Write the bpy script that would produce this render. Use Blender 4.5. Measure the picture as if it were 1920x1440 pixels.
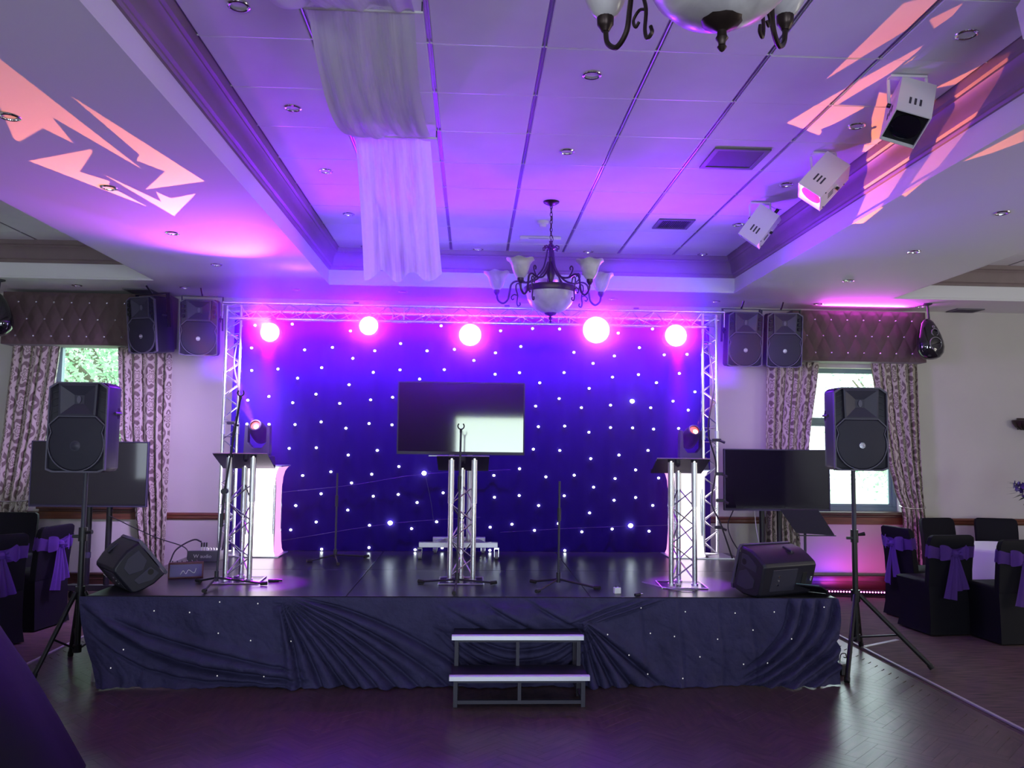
import bpy, bmesh, math, random
from math import sin, cos, pi, radians, sqrt, atan2, exp
from mathutils import Vector, Matrix
from mathutils.geometry import tessellate_polygon

for o in list(bpy.data.objects):
    bpy.data.objects.remove(o)
C = bpy.context.scene.collection
scene = bpy.context.scene
RND = random.Random(7)

# ------------------------------------------------------------------ camera
def set_camera():
    cam = bpy.data.cameras.new('camera')
    cam.sensor_fit = 'HORIZONTAL'
    cam.sensor_width = 36.0
    cam.lens = 1548.4 / 1920 * 36.0
    cam.clip_end = 200
    ob = bpy.data.objects.new('camera', cam)
    C.objects.link(ob)
    yaw, pitch, roll = radians(2.746), radians(4.36), radians(.656)
    f = Vector((sin(yaw) * cos(pitch), cos(yaw) * cos(pitch), sin(pitch)))
    r = Vector((cos(yaw), -sin(yaw), 0))
    u = r.cross(f)
    r2 = cos(roll) * r + sin(roll) * u
    u2 = -sin(roll) * r + cos(roll) * u
    m = Matrix((r2, u2, -f)).transposed().to_4x4()
    m.translation = (0, 0, 1.66)
    ob.matrix_world = m
    scene.camera = ob
set_camera()

# ------------------------------------------------------------------ view, world, lights
vs = scene.view_settings
scene.display_settings.display_device = 'sRGB'
vs.view_transform = 'Standard'
vs.look = 'None'
vs.gamma = 1.0
vs.use_curve_mapping = False
vs.exposure = 0.6

w = bpy.data.worlds.new('world')
scene.world = w
w.use_nodes = True
bg = w.node_tree.nodes['Background']
bg.inputs[0].default_value = (.86, .95, 1.0, 1)
bg.inputs[1].default_value = 5.0

def aim(ob, loc, target):
    d = (Vector(target) - Vector(loc)).normalized()
    ob.matrix_world = Matrix.Translation(loc) @ d.to_track_quat('-Z', 'Y').to_matrix().to_4x4()

def area(name, loc, target, sx, sy, energy, color, spread=180):
    l = bpy.data.lights.new(name, 'AREA')
    l.shape = 'RECTANGLE'
    l.size, l.size_y = sx, sy
    l.energy = energy
    l.color = color
    l.spread = radians(spread)
    o = bpy.data.objects.new(name, l)
    C.objects.link(o)
    aim(o, loc, target)
    return o

def spot(name, loc, target, angle, energy, color, blend=1.0, radius=.05):
    l = bpy.data.lights.new(name, 'SPOT')
    l.spot_size = radians(angle)
    l.spot_blend = blend
    l.energy = energy
    l.color = color
    l.shadow_soft_size = radius
    o = bpy.data.objects.new(name, l)
    C.objects.link(o)
    aim(o, loc, target)
    return o

DAY = (.76, .87, 1.0)
# area lamps standing in for unseen windows behind the camera and at the sides
area('daylight_rear_door', (.55, -4.95, 1.25), (.55, 5, 1.5), 1.9, 2.3, 150, DAY)
area('daylight_rear_left', (-4.2, -4.95, 1.75), (-4.2, 5, 8.0), 1.3, 1.8, 130, DAY)
area('daylight_rear_right', (5.6, -4.95, 1.75), (5.6, 5, 8.0), 1.3, 1.8, 155, DAY)
area('daylight_right', (8.65, 4.2, 1.75), (0, 4.6, 6.0), 2.6, 1.8, 75, (1.0, .93, .82))
area('daylight_left', (-7.35, -1.6, 1.75), (0, 1.0, 1.6), 2.0, 1.8, 22, DAY)
# stage lamps on the truss: violet beams thrown into the hall
LAMPS = [(-1.93, 2.72, .088), (-1.0, 2.80, .088), (-.03, 2.73, .105), (1.19, 2.80, .128), (1.97, 2.76, .105)]
for (lx, lz, lr) in LAMPS:
    spot('par_beam', (lx, 7.86, lz), (lx * 1.15, 3.0, 3.5), 136, 430, (.125, .0, 1.0), 1.0, .08)
    spot('par_core', (lx, 7.86, lz), (lx * .3, 0, 1.9), 150, 14, (1.0, .0, .75), 1.0, .06)
for lx, sx, ty in ((-1.93, -1.60, 6.55), (1.97, 1.74, 6.60)):
    spot('par_down', (lx, 7.86, 2.70), (sx, ty, .6), 17, 2400, (.30, .0, 1.0), .4, .05)
# hot top edge of one beam skimming the plastered soffit
spot('par_skim', (-1.93, 7.84, 2.72), (-2.25, 6.9, 3.37), 72, 150, (1.0, .13, .82), .9, .03)
# unseen strip lamp added at the truss to wash the cloth blue
area('added_cloth_wash', (0, 8.13, 3.13), (0, 8.42, 2.86), 4.3, .05, 640, (.13, .0, 1.0), 105)
for lx in (-1.7, -.1, 1.7):
    spot('ceiling_fill', (lx, 8.0, 3.14), (lx, 7.6, 3.8), 175, 11, (.16, .04, 1.0), .6, .12)  # unseen spots added above the truss to light the far ceiling and fascia
# unseen spots added by the towers to brighten the wall either side
spot('wall_fill_left', (-2.2, 7.95, 2.5), (-3.3, 9.7, .7), 130, 400, (.60, .40, 1.0), 1.0, .25)
spot('wall_fill_right', (2.25, 7.95, 2.5), (3.4, 9.7, 1.3), 130, 170, (.50, .26, 1.0), 1.0, .25)
# LED bar on the floor under the right window; the lamp on the pelmet is added for the soffit glow
area('batten_pink', (4.60, 9.44, .10), (4.75, 9.80, .55), .95, .05, 1.5, (1.0, .08, .55), 160)
area('batten_violet', (4.25, 9.44, .10), (4.25, 9.80, .70), .30, .05, 1.6, (.25, .04, 1.0), 160)
area('soffit_fill_pink', (4.62, 9.50, 3.318), (4.62, 9.2, 3.37), 1.0, .03, 14, (.85, .06, 1.0), 160)

# gobo projectors inside the two moving heads
HEAD_L = Vector((-2.07, 8.16, 1.78))
HEAD_R = Vector((2.18, 8.16, 1.79))
GOBO_L = [
    (3.37, [(-2.14, 3.56), (-2.14, 3.69), (-2.09, 5.17), (-2.24, 4.36), (-2.31, 4.74), (-2.37, 4.52), (-2.61, 4.74), (-2.62, 4.7), (-2.45, 4.26), (-2.29, 3.83)]),
    (3.37, [(-2.01, 4.07), (-1.77, 5.38), (-2.23, 5.59), (-1.96, 5.2), (-2.06, 5.01), (-2.0, 4.9)]),
    (3.37, [(-2.73, 5.07), (-2.25, 4.83), (-2.27, 4.89), (-2.51, 5.25), (-2.4, 5.43), (-2.45, 5.53), (-2.38, 6.0)]),
    (3.37, [(-2.38, 5.29), (-2.23, 5.87), (-2.18, 5.64), (-2.13, 5.78), (-1.92, 5.66), (-2.27, 6.24)])]
GOBO_R = [
    (3.754, [(1.97, 4.43), (1.99, 3.63), (2.13, 3.54), (2.14, 3.6), (2.14, 3.85)]),
    (3.754, [(2.19, 3.76), (2.26, 3.61), (2.29, 3.66), (2.26, 3.84)]),
    (3.754, [(1.99, 5.07), (2.09, 4.67), (2.3, 4.0), (2.33, 4.18), (2.19, 4.77), (2.37, 4.78), (2.27, 5.15), (2.28, 5.25)]),
    (3.754, [(2.71, 5.53), (2.35, 4.58), (2.47, 4.62), (2.69, 4.63), (3.04, 4.94), (3.11, 5.46)]),
    (3.754, [(2.64, 4.51), (2.74, 4.19), (2.76, 3.93), (2.87, 3.97), (3.0, 4.16), (3.07, 4.62), (2.82, 4.39)]),
    (3.37, [(2.87, 4.63), (2.9, 4.12), (3.01, 4.29), (2.95, 4.48)])]
AIM_L = Vector((-2.25, 4.9, 3.37))
AIM_R = Vector((2.45, 4.6, 3.754))

def gobo(name, head, target, polys, energy, color):
    d = (target - head).normalized()
    L = head + d * .17
    o = spot(name, L, target, 62, energy, color, .05, .004)
    l = o.data
    l.use_nodes = True
    nt = l.node_tree
    nt.nodes.clear()
    N = nt.nodes.new
    out = N('ShaderNodeOutputLight')
    em = N('ShaderNodeEmission')
    nt.links.new(em.outputs[0], out.inputs[0])
    geo = N('ShaderNodeNewGeometry')
    def dot(sock, v):
        n = N('ShaderNodeVectorMath'); n.operation = 'DOT_PRODUCT'
        nt.links.new(sock, n.inputs[0]); n.inputs[1].default_value = v
        return n.outputs['Value']
    def mth(op, a, b):
        n = N('ShaderNodeMath'); n.operation = op
        for i, s in enumerate((a, b)):
            if s is None: continue
            if isinstance(s, (int, float)): n.inputs[i].default_value = s
            else: nt.links.new(s, n.inputs[i])
        return n.outputs[0]
    sgn = mth('SIGN', dot(geo.outputs['Incoming'], d), None)
    sc = N('ShaderNodeVectorMath'); sc.operation = 'SCALE'
    nt.links.new(geo.outputs['Incoming'], sc.inputs[0]); nt.links.new(sgn, sc.inputs['Scale'])
    dirs = sc.outputs[0]
    total = None
    for z, pts in polys:
        P = [Vector((x, y, z)) for x, y in pts]
        for tri in tessellate_polygon([P]):
            a, b, c = (P[i] - L for i in tri)
            cen = (a + b + c) / 3
            m = None
            for p, q in ((a, b), (b, c), (c, a)):
                n = p.cross(q)
                if n.length < 1e-9: continue
                n.normalize()
                if n.dot(cen) < 0: n = -n
                g = mth('GREATER_THAN', dot(dirs, n), -1e-5)
                m = g if m is None else mth('MULTIPLY', m, g)
            total = m if total is None else mth('MAXIMUM', total, m)
    nt.links.new(total, em.inputs['Strength'])
    em.inputs['Color'].default_value = (1, 1, 1, 1)
    return o
gobo('gobo_left', HEAD_L, AIM_L, GOBO_L, 900, (1.0, .26, .13))
gobo('gobo_right', HEAD_R, AIM_R, GOBO_R, 900, (1.0, .24, .10))

# ------------------------------------------------------------------ materials
def nodes_of(name):
    m = bpy.data.materials.new(name)
    m.use_nodes = True
    nt = m.node_tree
    return m, nt, nt.nodes['Principled BSDF']

def M(name, col, rough=.5, metal=0, spec=.5, bump=0, bscale=40, var=0, vscale=3, coat=0, sheen=0, dist=.01):
    m, nt, b = nodes_of(name)
    b.inputs['Base Color'].default_value = (*col, 1)
    b.inputs['Roughness'].default_value = rough
    b.inputs['Metallic'].default_value = metal
    b.inputs['Specular IOR Level'].default_value = spec
    if coat: b.inputs['Coat Weight'].default_value = coat
    if sheen:
        b.inputs['Sheen Weight'].default_value = sheen
        b.inputs['Sheen Roughness'].default_value = .4
    tc = nt.nodes.new('ShaderNodeTexCoord')
    if bump:
        n = nt.nodes.new('ShaderNodeTexNoise'); n.inputs['Scale'].default_value = bscale; n.inputs['Detail'].default_value = 4
        bp = nt.nodes.new('ShaderNodeBump'); bp.inputs['Strength'].default_value = bump; bp.inputs['Distance'].default_value = dist
        nt.links.new(tc.outputs['Object'], n.inputs['Vector'])
        nt.links.new(n.outputs['Fac'], bp.inputs['Height']); nt.links.new(bp.outputs[0], b.inputs['Normal'])
    if var:
        n = nt.nodes.new('ShaderNodeTexNoise'); n.inputs['Scale'].default_value = vscale; n.inputs['Detail'].default_value = 5
        r = nt.nodes.new('ShaderNodeValToRGB')
        r.color_ramp.elements[0].position = .3; r.color_ramp.elements[1].position = .7
        r.color_ramp.elements[0].color = (*[c * (1 - var) for c in col], 1)
        r.color_ramp.elements[1].color = (*[min(1, c * (1 + var)) for c in col], 1)
        nt.links.new(tc.outputs['Object'], n.inputs['Vector'])
        nt.links.new(n.outputs['Fac'], r.inputs[0]); nt.links.new(r.outputs[0], b.inputs['Base Color'])
    return m

def EM(name, col, strength):
    m, nt, b = nodes_of(name)
    b.inputs['Base Color'].default_value = (.02, .02, .02, 1)
    b.inputs['Emission Color'].default_value = (*col, 1)
    b.inputs['Emission Strength'].default_value = strength
    return m

def sheer(name, col, opacity, rough=.8, weave=0):
    m, nt, b = nodes_of(name)
    out = nt.nodes['Material Output']
    d = nt.nodes.new('ShaderNodeBsdfDiffuse'); d.inputs[0].default_value = (*col, 1)
    t = nt.nodes.new('ShaderNodeBsdfTranslucent'); t.inputs[0].default_value = (*col, 1)
    a = nt.nodes.new('ShaderNodeMixShader'); a.inputs[0].default_value = .45
    nt.links.new(d.outputs[0], a.inputs[1]); nt.links.new(t.outputs[0], a.inputs[2])
    tr = nt.nodes.new('ShaderNodeBsdfTransparent')
    mx = nt.nodes.new('ShaderNodeMixShader'); mx.inputs[0].default_value = opacity
    nt.links.new(tr.outputs[0], mx.inputs[1]); nt.links.new(a.outputs[0], mx.inputs[2])
    nt.links.new(mx.outputs[0], out.inputs[0])
    nt.nodes.remove(b)
    return m

def glass(name, tint=(.9, .97, .95), refl=.08):
    m, nt, b = nodes_of(name)
    out = nt.nodes['Material Output']
    tr = nt.nodes.new('ShaderNodeBsdfTransparent'); tr.inputs[0].default_value = (*tint, 1)
    g = nt.nodes.new('ShaderNodeBsdfGlossy'); g.inputs['Roughness'].default_value = .02
    mx = nt.nodes.new('ShaderNodeMixShader'); mx.inputs[0].default_value = refl
    nt.links.new(tr.outputs[0], mx.inputs[1]); nt.links.new(g.outputs[0], mx.inputs[2])
    nt.links.new(mx.outputs[0], out.inputs[0])
    nt.nodes.remove(b)
    return m

def damask(name):
    m, nt, b = nodes_of(name)
    N = nt.nodes.new
    def mth(op, p, q=None, r=None):
        n = N('ShaderNodeMath'); n.operation = op
        for i, v in enumerate((p, q, r)):
            if v is None: continue
            if isinstance(v, (int, float)): n.inputs[i].default_value = v
            else: nt.links.new(v, n.inputs[i])
        return n.outputs[0]
    uv = N('ShaderNodeUVMap')
    nz = N('ShaderNodeTexNoise'); nz.inputs['Scale'].default_value = 9; nz.inputs['Detail'].default_value = 1
    nt.links.new(uv.outputs[0], nz.inputs['Vector'])
    sp = N('ShaderNodeSeparateXYZ'); nt.links.new(uv.outputs[0], sp.inputs[0])
    wob = mth('MULTIPLY', mth('SUBTRACT', nz.outputs['Fac'], .5), .10)
    U = mth('ADD', mth('MULTIPLY', sp.outputs[0], 3.6), wob)
    V = mth('ADD', mth('MULTIPLY', sp.outputs[1], 3.1), wob)
    def motif(ou, ov, size, petals):
        x = mth('SUBTRACT', mth('FRACT', mth('ADD', U, ou)), .5)
        y = mth('SUBTRACT', mth('FRACT', mth('ADD', V, ov)), .5)
        r = mth('SQRT', mth('ADD', mth('MULTIPLY', x, x), mth('MULTIPLY', mth('MULTIPLY', y, y), .62)))
        th = mth('ARCTAN2', y, x)
        c1 = mth('COSINE', mth('MULTIPLY', th, petals))
        R1 = mth('ADD', mth('MULTIPLY', c1, size * .22), size)
        body = mth('SUBTRACT', R1, r)                                    # > 0 inside the flower
        vein = mth('SUBTRACT', mth('ABSOLUTE', mth('SUBTRACT', r, mth('MULTIPLY', R1, .62))), .014)
        core = mth('SUBTRACT', mth('ABSOLUTE', mth('SUBTRACT', r, mth('MULTIPLY', R1, .30))), .010)
        scroll = mth('SUBTRACT', .048, mth('ABSOLUTE', mth('SUBTRACT', r, mth('ADD', size * 1.55, mth('MULTIPLY', mth('COSINE', mth('MULTIPLY', th, petals / 2)), size * .20)))))
        return mth('MAXIMUM', mth('MINIMUM', body, mth('MINIMUM', vein, core)), scroll)
    f = mth('MAXIMUM', motif(0, 0, .25, 6), motif(.5, .5, .17, 8))
    r = N('ShaderNodeValToRGB')
    r.color_ramp.elements[0].position = .495; r.color_ramp.elements[1].position = .510
    r.color_ramp.elements[0].color = (.150, .108, .092, 1); r.color_ramp.elements[1].color = (.47, .42, .335, 1)
    nt.links.new(mth('ADD', f, .5), r.inputs[0]); nt.links.new(r.outputs[0], b.inputs['Base Color'])
    b.inputs['Roughness'].default_value = .6
    b.inputs['Sheen Weight'].default_value = .1
    return m

def wood(name, c1, c2, scale=(1, 14, 14), rough=.4):
    m, nt, b = nodes_of(name)
    N = nt.nodes.new
    tc = N('ShaderNodeTexCoord'); mp = N('ShaderNodeMapping'); mp.inputs['Scale'].default_value = scale
    n = N('ShaderNodeTexNoise'); n.inputs['Scale'].default_value = 3; n.inputs['Detail'].default_value = 6
    oi = N('ShaderNodeObjectInfo')
    r = N('ShaderNodeValToRGB')
    r.color_ramp.elements[0].position = .3; r.color_ramp.elements[1].position = .72
    r.color_ramp.elements[0].color = (*c1, 1); r.color_ramp.elements[1].color = (*c2, 1)
    nt.links.new(tc.outputs['Object'], mp.inputs[0])
    ad = N('ShaderNodeVectorMath'); ad.operation = 'ADD'
    nt.links.new(mp.outputs[0], ad.inputs[0])
    k = N('ShaderNodeMath'); k.operation = 'MULTIPLY'; k.inputs[1].default_value = 37
    nt.links.new(oi.outputs['Random'], k.inputs[0]); nt.links.new(k.outputs[0], ad.inputs[1])
    nt.links.new(ad.outputs[0], n.inputs['Vector'])
    nt.links.new(n.outputs['Fac'], r.inputs[0]); nt.links.new(r.outputs[0], b.inputs['Base Color'])
    b.inputs['Roughness'].default_value = rough
    return m

MAT = dict(
    plaster=M('painted_plaster', (.74, .73, .72), .75, bump=.05, bscale=60),
    wall=M('cream_wall_paint', (.55, .52, .47), .8, bump=.06, bscale=90, var=.03, vscale=2),
    tile=M('mineral_tile', (.74, .74, .74), .85, bump=.25, bscale=260, var=.025, vscale=4, dist=.002),
    rail=M('ceiling_rail_metal', (.30, .29, .32), .35, .6),
    cornice=M('taupe_cornice_paint', (.21, .155, .15), .55, var=.06, vscale=6),
    woodtrim=wood('stained_wood_trim', (.10, .032, .016), (.20, .07, .03), (1, 10, 10), .35),
    darkrear=wood('darkened_rear_wall', (.016, .010, .008), (.03, .018, .014), (8, 1, 1), .6),
    darkwood=wood('dark_wood_skirting', (.045, .016, .012), (.085, .03, .02), (1, 10, 10), .3),
    frame=M('teal_grey_window_frame', (.16, .24, .25), .4),
    pane=glass('window_pane'),
    carpet=None,
    stage=M('black_stage_deck', (.020, .020, .024), .30, spec=.5, bump=.15, bscale=220, var=.2, vscale=5, dist=.002),
    alu=M('brushed_aluminium', (.80, .81, .84), .24, 1.0, bump=.05, bscale=120, dist=.002),
    alu_soft=M('satin_aluminium', (.72, .73, .76), .38, 1.0),
    blackcloth=M('black_velour', (.022, .022, .030), .75, sheen=.35, bump=.35, bscale=28, dist=.006),
    skirtcloth=M('black_skirt_cloth', (.043, .039, .105), .72, spec=.22, bump=.7, bscale=16, var=.15, vscale=7, dist=.022),
    starcloth=M('starcloth_fabric', (.010, .003, .075), .9, spec=.1, sheen=0, bump=.25, bscale=30, dist=.006),
    black=M('black_plastic', (.014, .013, .024), .45, bump=.12, bscale=300, dist=.001),
    blackgrey=M('charcoal_plastic', (.036, .034, .058), .5, bump=.15, bscale=260, dist=.001),
    rim=M('worn_grey_edge', (.10, .095, .135), .5),
    grille=M('black_steel_grille', (.025, .024, .040), .55, .3, bump=.5, bscale=420, dist=.002),
    blackmetal=M('black_powder_coat', (.020, .020, .022), .38, .3),
    screen=M('black_glass_screen', (.006, .006, .008), .05, spec=.8, coat=.35),
    nosing=M('ribbed_nosing', (.78, .80, .86), .38, .35),
    chrome=M('chrome', (.82, .82, .85), .12, 1.0),
    bronze=M('dark_bronze', (.055, .038, .035), .38, .75, bump=.1, bscale=80, dist=.003),
    alabaster=None,
    whitemetal=M('white_enamel', (.74, .72, .72), .4),
    hole=M('dark_opening', (.006, .006, .008), .7),
    lensglass=M('dark_lens_glass', (.004, .004, .010), .08, coat=.6),
    star=EM('star_led', (.86, .95, 1.0), 9.0),
    lamp=EM('par_lens_glow', (1.0, .62, 1.0), 8.0),
    plinth=EM('lit_white_lycra', (1.0, .84, 1.0), 2.4),
    plinthside=EM('lit_pink_lycra', (.95, .33, .82), .95),
    plinthdim=EM('lit_violet_lycra', (.40, .20, .90), .55),
    orange=EM('orange_lens_glow', (1.0, .12, .04), 1.1),
    hot=EM('hot_lens_core', (1.0, .66, .42), 5.0),
    ledstrip=EM('pink_led', (1.0, .12, .62), 14.0),
    redlens=EM('red_lens_glow', (1.0, .03, .14), 1.3),
    bluelens=EM('blue_lens_glow', (.16, .03, 1.0), 1.0),
    pinklens=EM('pink_lens_glow', (1.0, .35, .95), 4.0),
    damask=damask('damask_curtain_fabric'),
    pelmet=M('mauve_tufted_velvet', (.105, .066, .066), .75, sheen=.12, var=.08, vscale=8),
    crystal=M('crystal_button', (.75, .75, .78), .08, .9),
    sheer=None,
    organza=sheer('purple_organza', (.20, .09, .46), .78),
    blackspandex=M('black_spandex', (.0045, .004, .008), .7, spec=.2),
    whitecloth=M('white_tablecloth', (.72, .71, .72), .8, bump=.1, bscale=30),
    purplecloth=M('black_draped_cloth', (.004, .003, .008), .75, spec=.25, bump=.2, bscale=10, dist=.01),
    perspex=M('smoked_perspex', (.035, .028, .055), .12, spec=.6),
    clearperspex=glass('clear_perspex', (.86, .84, .92), .16),
    rubber=M('black_rubber', (.012, .012, .012), .7),
    greyrubber=M('grey_castor_rubber', (.24, .24, .26), .6),
    silver=M('silver_paint', (.46, .45, .50), .35, .6),
    mixergrey=M('grey_mixer_metal', (.12, .12, .14), .45, .3),
    mixerred=M('dark_red_mixer_side', (.10, .012, .03), .5),
    mixerpurple=M('purple_front_panel', (.06, .02, .20), .35),
    bluefolder=M('pale_teal_card', (.24, .46, .48), .6),
    printwhite=M('white_print', (.80, .80, .82), .5),
    badge=M('silver_badge', (.30, .30, .34), .3, .7),
    mirrorblack=M('piano_black', (.012, .010, .016), .06, coat=1.0),
    flower=M('purple_petals', (.045, .012, .16), .6, var=.3, vscale=30),
    leaf=M('dark_leaf', (.02, .045, .02), .6),
    bark=M('tree_bark', (.10, .085, .06), .9, bump=.6, bscale=20, dist=.03),
    foliage=None,
    grass=M('lawn_grass', (.46, .56, .36), .9, var=.2, vscale=3),
    stripwhite=M('pale_floor_strip', (.34, .32, .31), .45),
    ventgrey=M('grey_vent_mesh', (.05, .05, .06), .6, bump=.6, bscale=420, dist=.002),
    ventframe=M('grey_vent_frame', (.13, .12, .14), .5),
    mdf=M('grey_void', (.02, .02, .02), .9),
)

def foliage_mat():
    m, nt, b = nodes_of('sunlit_foliage')
    out = nt.nodes['Material Output']
    oi = nt.nodes.new('ShaderNodeTexCoord')
    n = nt.nodes.new('ShaderNodeTexNoise'); n.inputs['Scale'].default_value = 2.5
    nt.links.new(oi.outputs['Object'], n.inputs['Vector'])
    r = nt.nodes.new('ShaderNodeValToRGB')
    r.color_ramp.elements[0].position = .35; r.color_ramp.elements[1].position = .65
    r.color_ramp.elements[0].color = (.20, .36, .22, 1); r.color_ramp.elements[1].color = (.52, .66, .48, 1)
    nt.links.new(n.outputs['Fac'], r.inputs[0])
    d = nt.nodes.new('ShaderNodeBsdfDiffuse'); t = nt.nodes.new('ShaderNodeBsdfTranslucent')
    nt.links.new(r.outputs[0], d.inputs[0]); nt.links.new(r.outputs[0], t.inputs[0])
    mx = nt.nodes.new('ShaderNodeMixShader'); mx.inputs[0].default_value = .5
    nt.links.new(d.outputs[0], mx.inputs[1]); nt.links.new(t.outputs[0], mx.inputs[2])
    nt.links.new(mx.outputs[0], out.inputs[0]); nt.nodes.remove(b)
    return m
MAT['foliage'] = foliage_mat()

def alabaster_mat():
    m, nt, b = nodes_of('marbled_alabaster_glass')
    tc = nt.nodes.new('ShaderNodeTexCoord')
    n = nt.nodes.new('ShaderNodeTexNoise'); n.inputs['Scale'].default_value = 7; n.inputs['Detail'].default_value = 5; n.inputs['Distortion'].default_value = 1.2
    r = nt.nodes.new('ShaderNodeValToRGB')
    r.color_ramp.elements[0].position = .3; r.color_ramp.elements[1].position = .75
    r.color_ramp.elements[0].color = (.46, .43, .45, 1); r.color_ramp.elements[1].color = (.80, .77, .76, 1)
    nt.links.new(tc.outputs['Object'], n.inputs['Vector']); nt.links.new(n.outputs['Fac'], r.inputs[0]); nt.links.new(r.outputs[0], b.inputs['Base Color'])
    b.inputs['Roughness'].default_value = .28
    b.inputs['Subsurface Weight'].default_value = 0
    return m
MAT['alabaster'] = alabaster_mat()

def sheer_mat():
    m = sheer('white_sheer_fabric', (.80, .77, .84), .7)
    nt = m.node_tree; N = nt.nodes.new
    mx = next(n for n in nt.nodes if n.type == 'MIX_SHADER' and any(l.to_node.type == 'OUTPUT_MATERIAL' for l in n.outputs[0].links))
    uv = N('ShaderNodeUVMap'); sp = N('ShaderNodeSeparateXYZ'); nt.links.new(uv.outputs[0], sp.inputs[0])
    mp = N('ShaderNodeMapping'); mp.inputs['Scale'].default_value = (9, 1.1, 1)
    nz = N('ShaderNodeTexNoise'); nz.inputs['Scale'].default_value = 1.0; nz.inputs['Detail'].default_value = 3
    nt.links.new(uv.outputs[0], mp.inputs[0]); nt.links.new(mp.outputs[0], nz.inputs['Vector'])
    r1 = N('ShaderNodeValToRGB'); r1.color_ramp.elements[0].position = .38; r1.color_ramp.elements[1].position = .60
    r1.color_ramp.elements[0].color = (.42, .42, .42, 1); r1.color_ramp.elements[1].color = (.88, .88, .88, 1)
    nt.links.new(nz.outputs['Fac'], r1.inputs[0])
    r2 = N('ShaderNodeValToRGB'); e = r2.color_ramp.elements
    e[0].position = 0; e[0].color = (.45, .45, .45, 1); e[1].position = 1; e[1].color = (.5, .5, .5, 1)
    for p, c in ((.2, .25), (.33, .0), (.62, .0), (.78, .2)):
        q = e.new(p); q.color = (c, c, c, 1)
    nt.links.new(sp.outputs[0], r2.inputs[0])
    ad = N('ShaderNodeMath'); ad.operation = 'ADD'; ad.use_clamp = True
    nt.links.new(r1.outputs[0], ad.inputs[0]); nt.links.new(r2.outputs[0], ad.inputs[1])
    nt.links.new(ad.outputs[0], mx.inputs[0])
    return m
MAT['sheer'] = sheer_mat()

def carpet_mat():
    m, nt, b = nodes_of('brown_streaked_carpet')
    tc = nt.nodes.new('ShaderNodeTexCoord'); mp = nt.nodes.new('ShaderNodeMapping'); mp.inputs['Scale'].default_value = (2.2, 34, 1)
    mp.inputs['Rotation'].default_value = (0, 0, radians(12))
    n = nt.nodes.new('ShaderNodeTexNoise'); n.inputs['Scale'].default_value = 2.2; n.inputs['Detail'].default_value = 6
    r = nt.nodes.new('ShaderNodeValToRGB')
    r.color_ramp.elements[0].position = .36; r.color_ramp.elements[1].position = .60
    r.color_ramp.elements[0].color = (.034, .020, .019, 1); r.color_ramp.elements[1].color = (.115, .064, .054, 1)
    nt.links.new(tc.outputs['Object'], mp.inputs[0]); nt.links.new(mp.outputs[0], n.inputs['Vector'])
    nt.links.new(n.outputs['Fac'], r.inputs[0]); nt.links.new(r.outputs[0], b.inputs['Base Color'])
    b.inputs['Roughness'].default_value = .9
    return m
MAT['carpet'] = carpet_mat()
MAT['parquet'] = wood('dance_floor_parquet', (.052, .031, .030), (.112, .070, .062), (14, 2, 4), .30)

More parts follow.
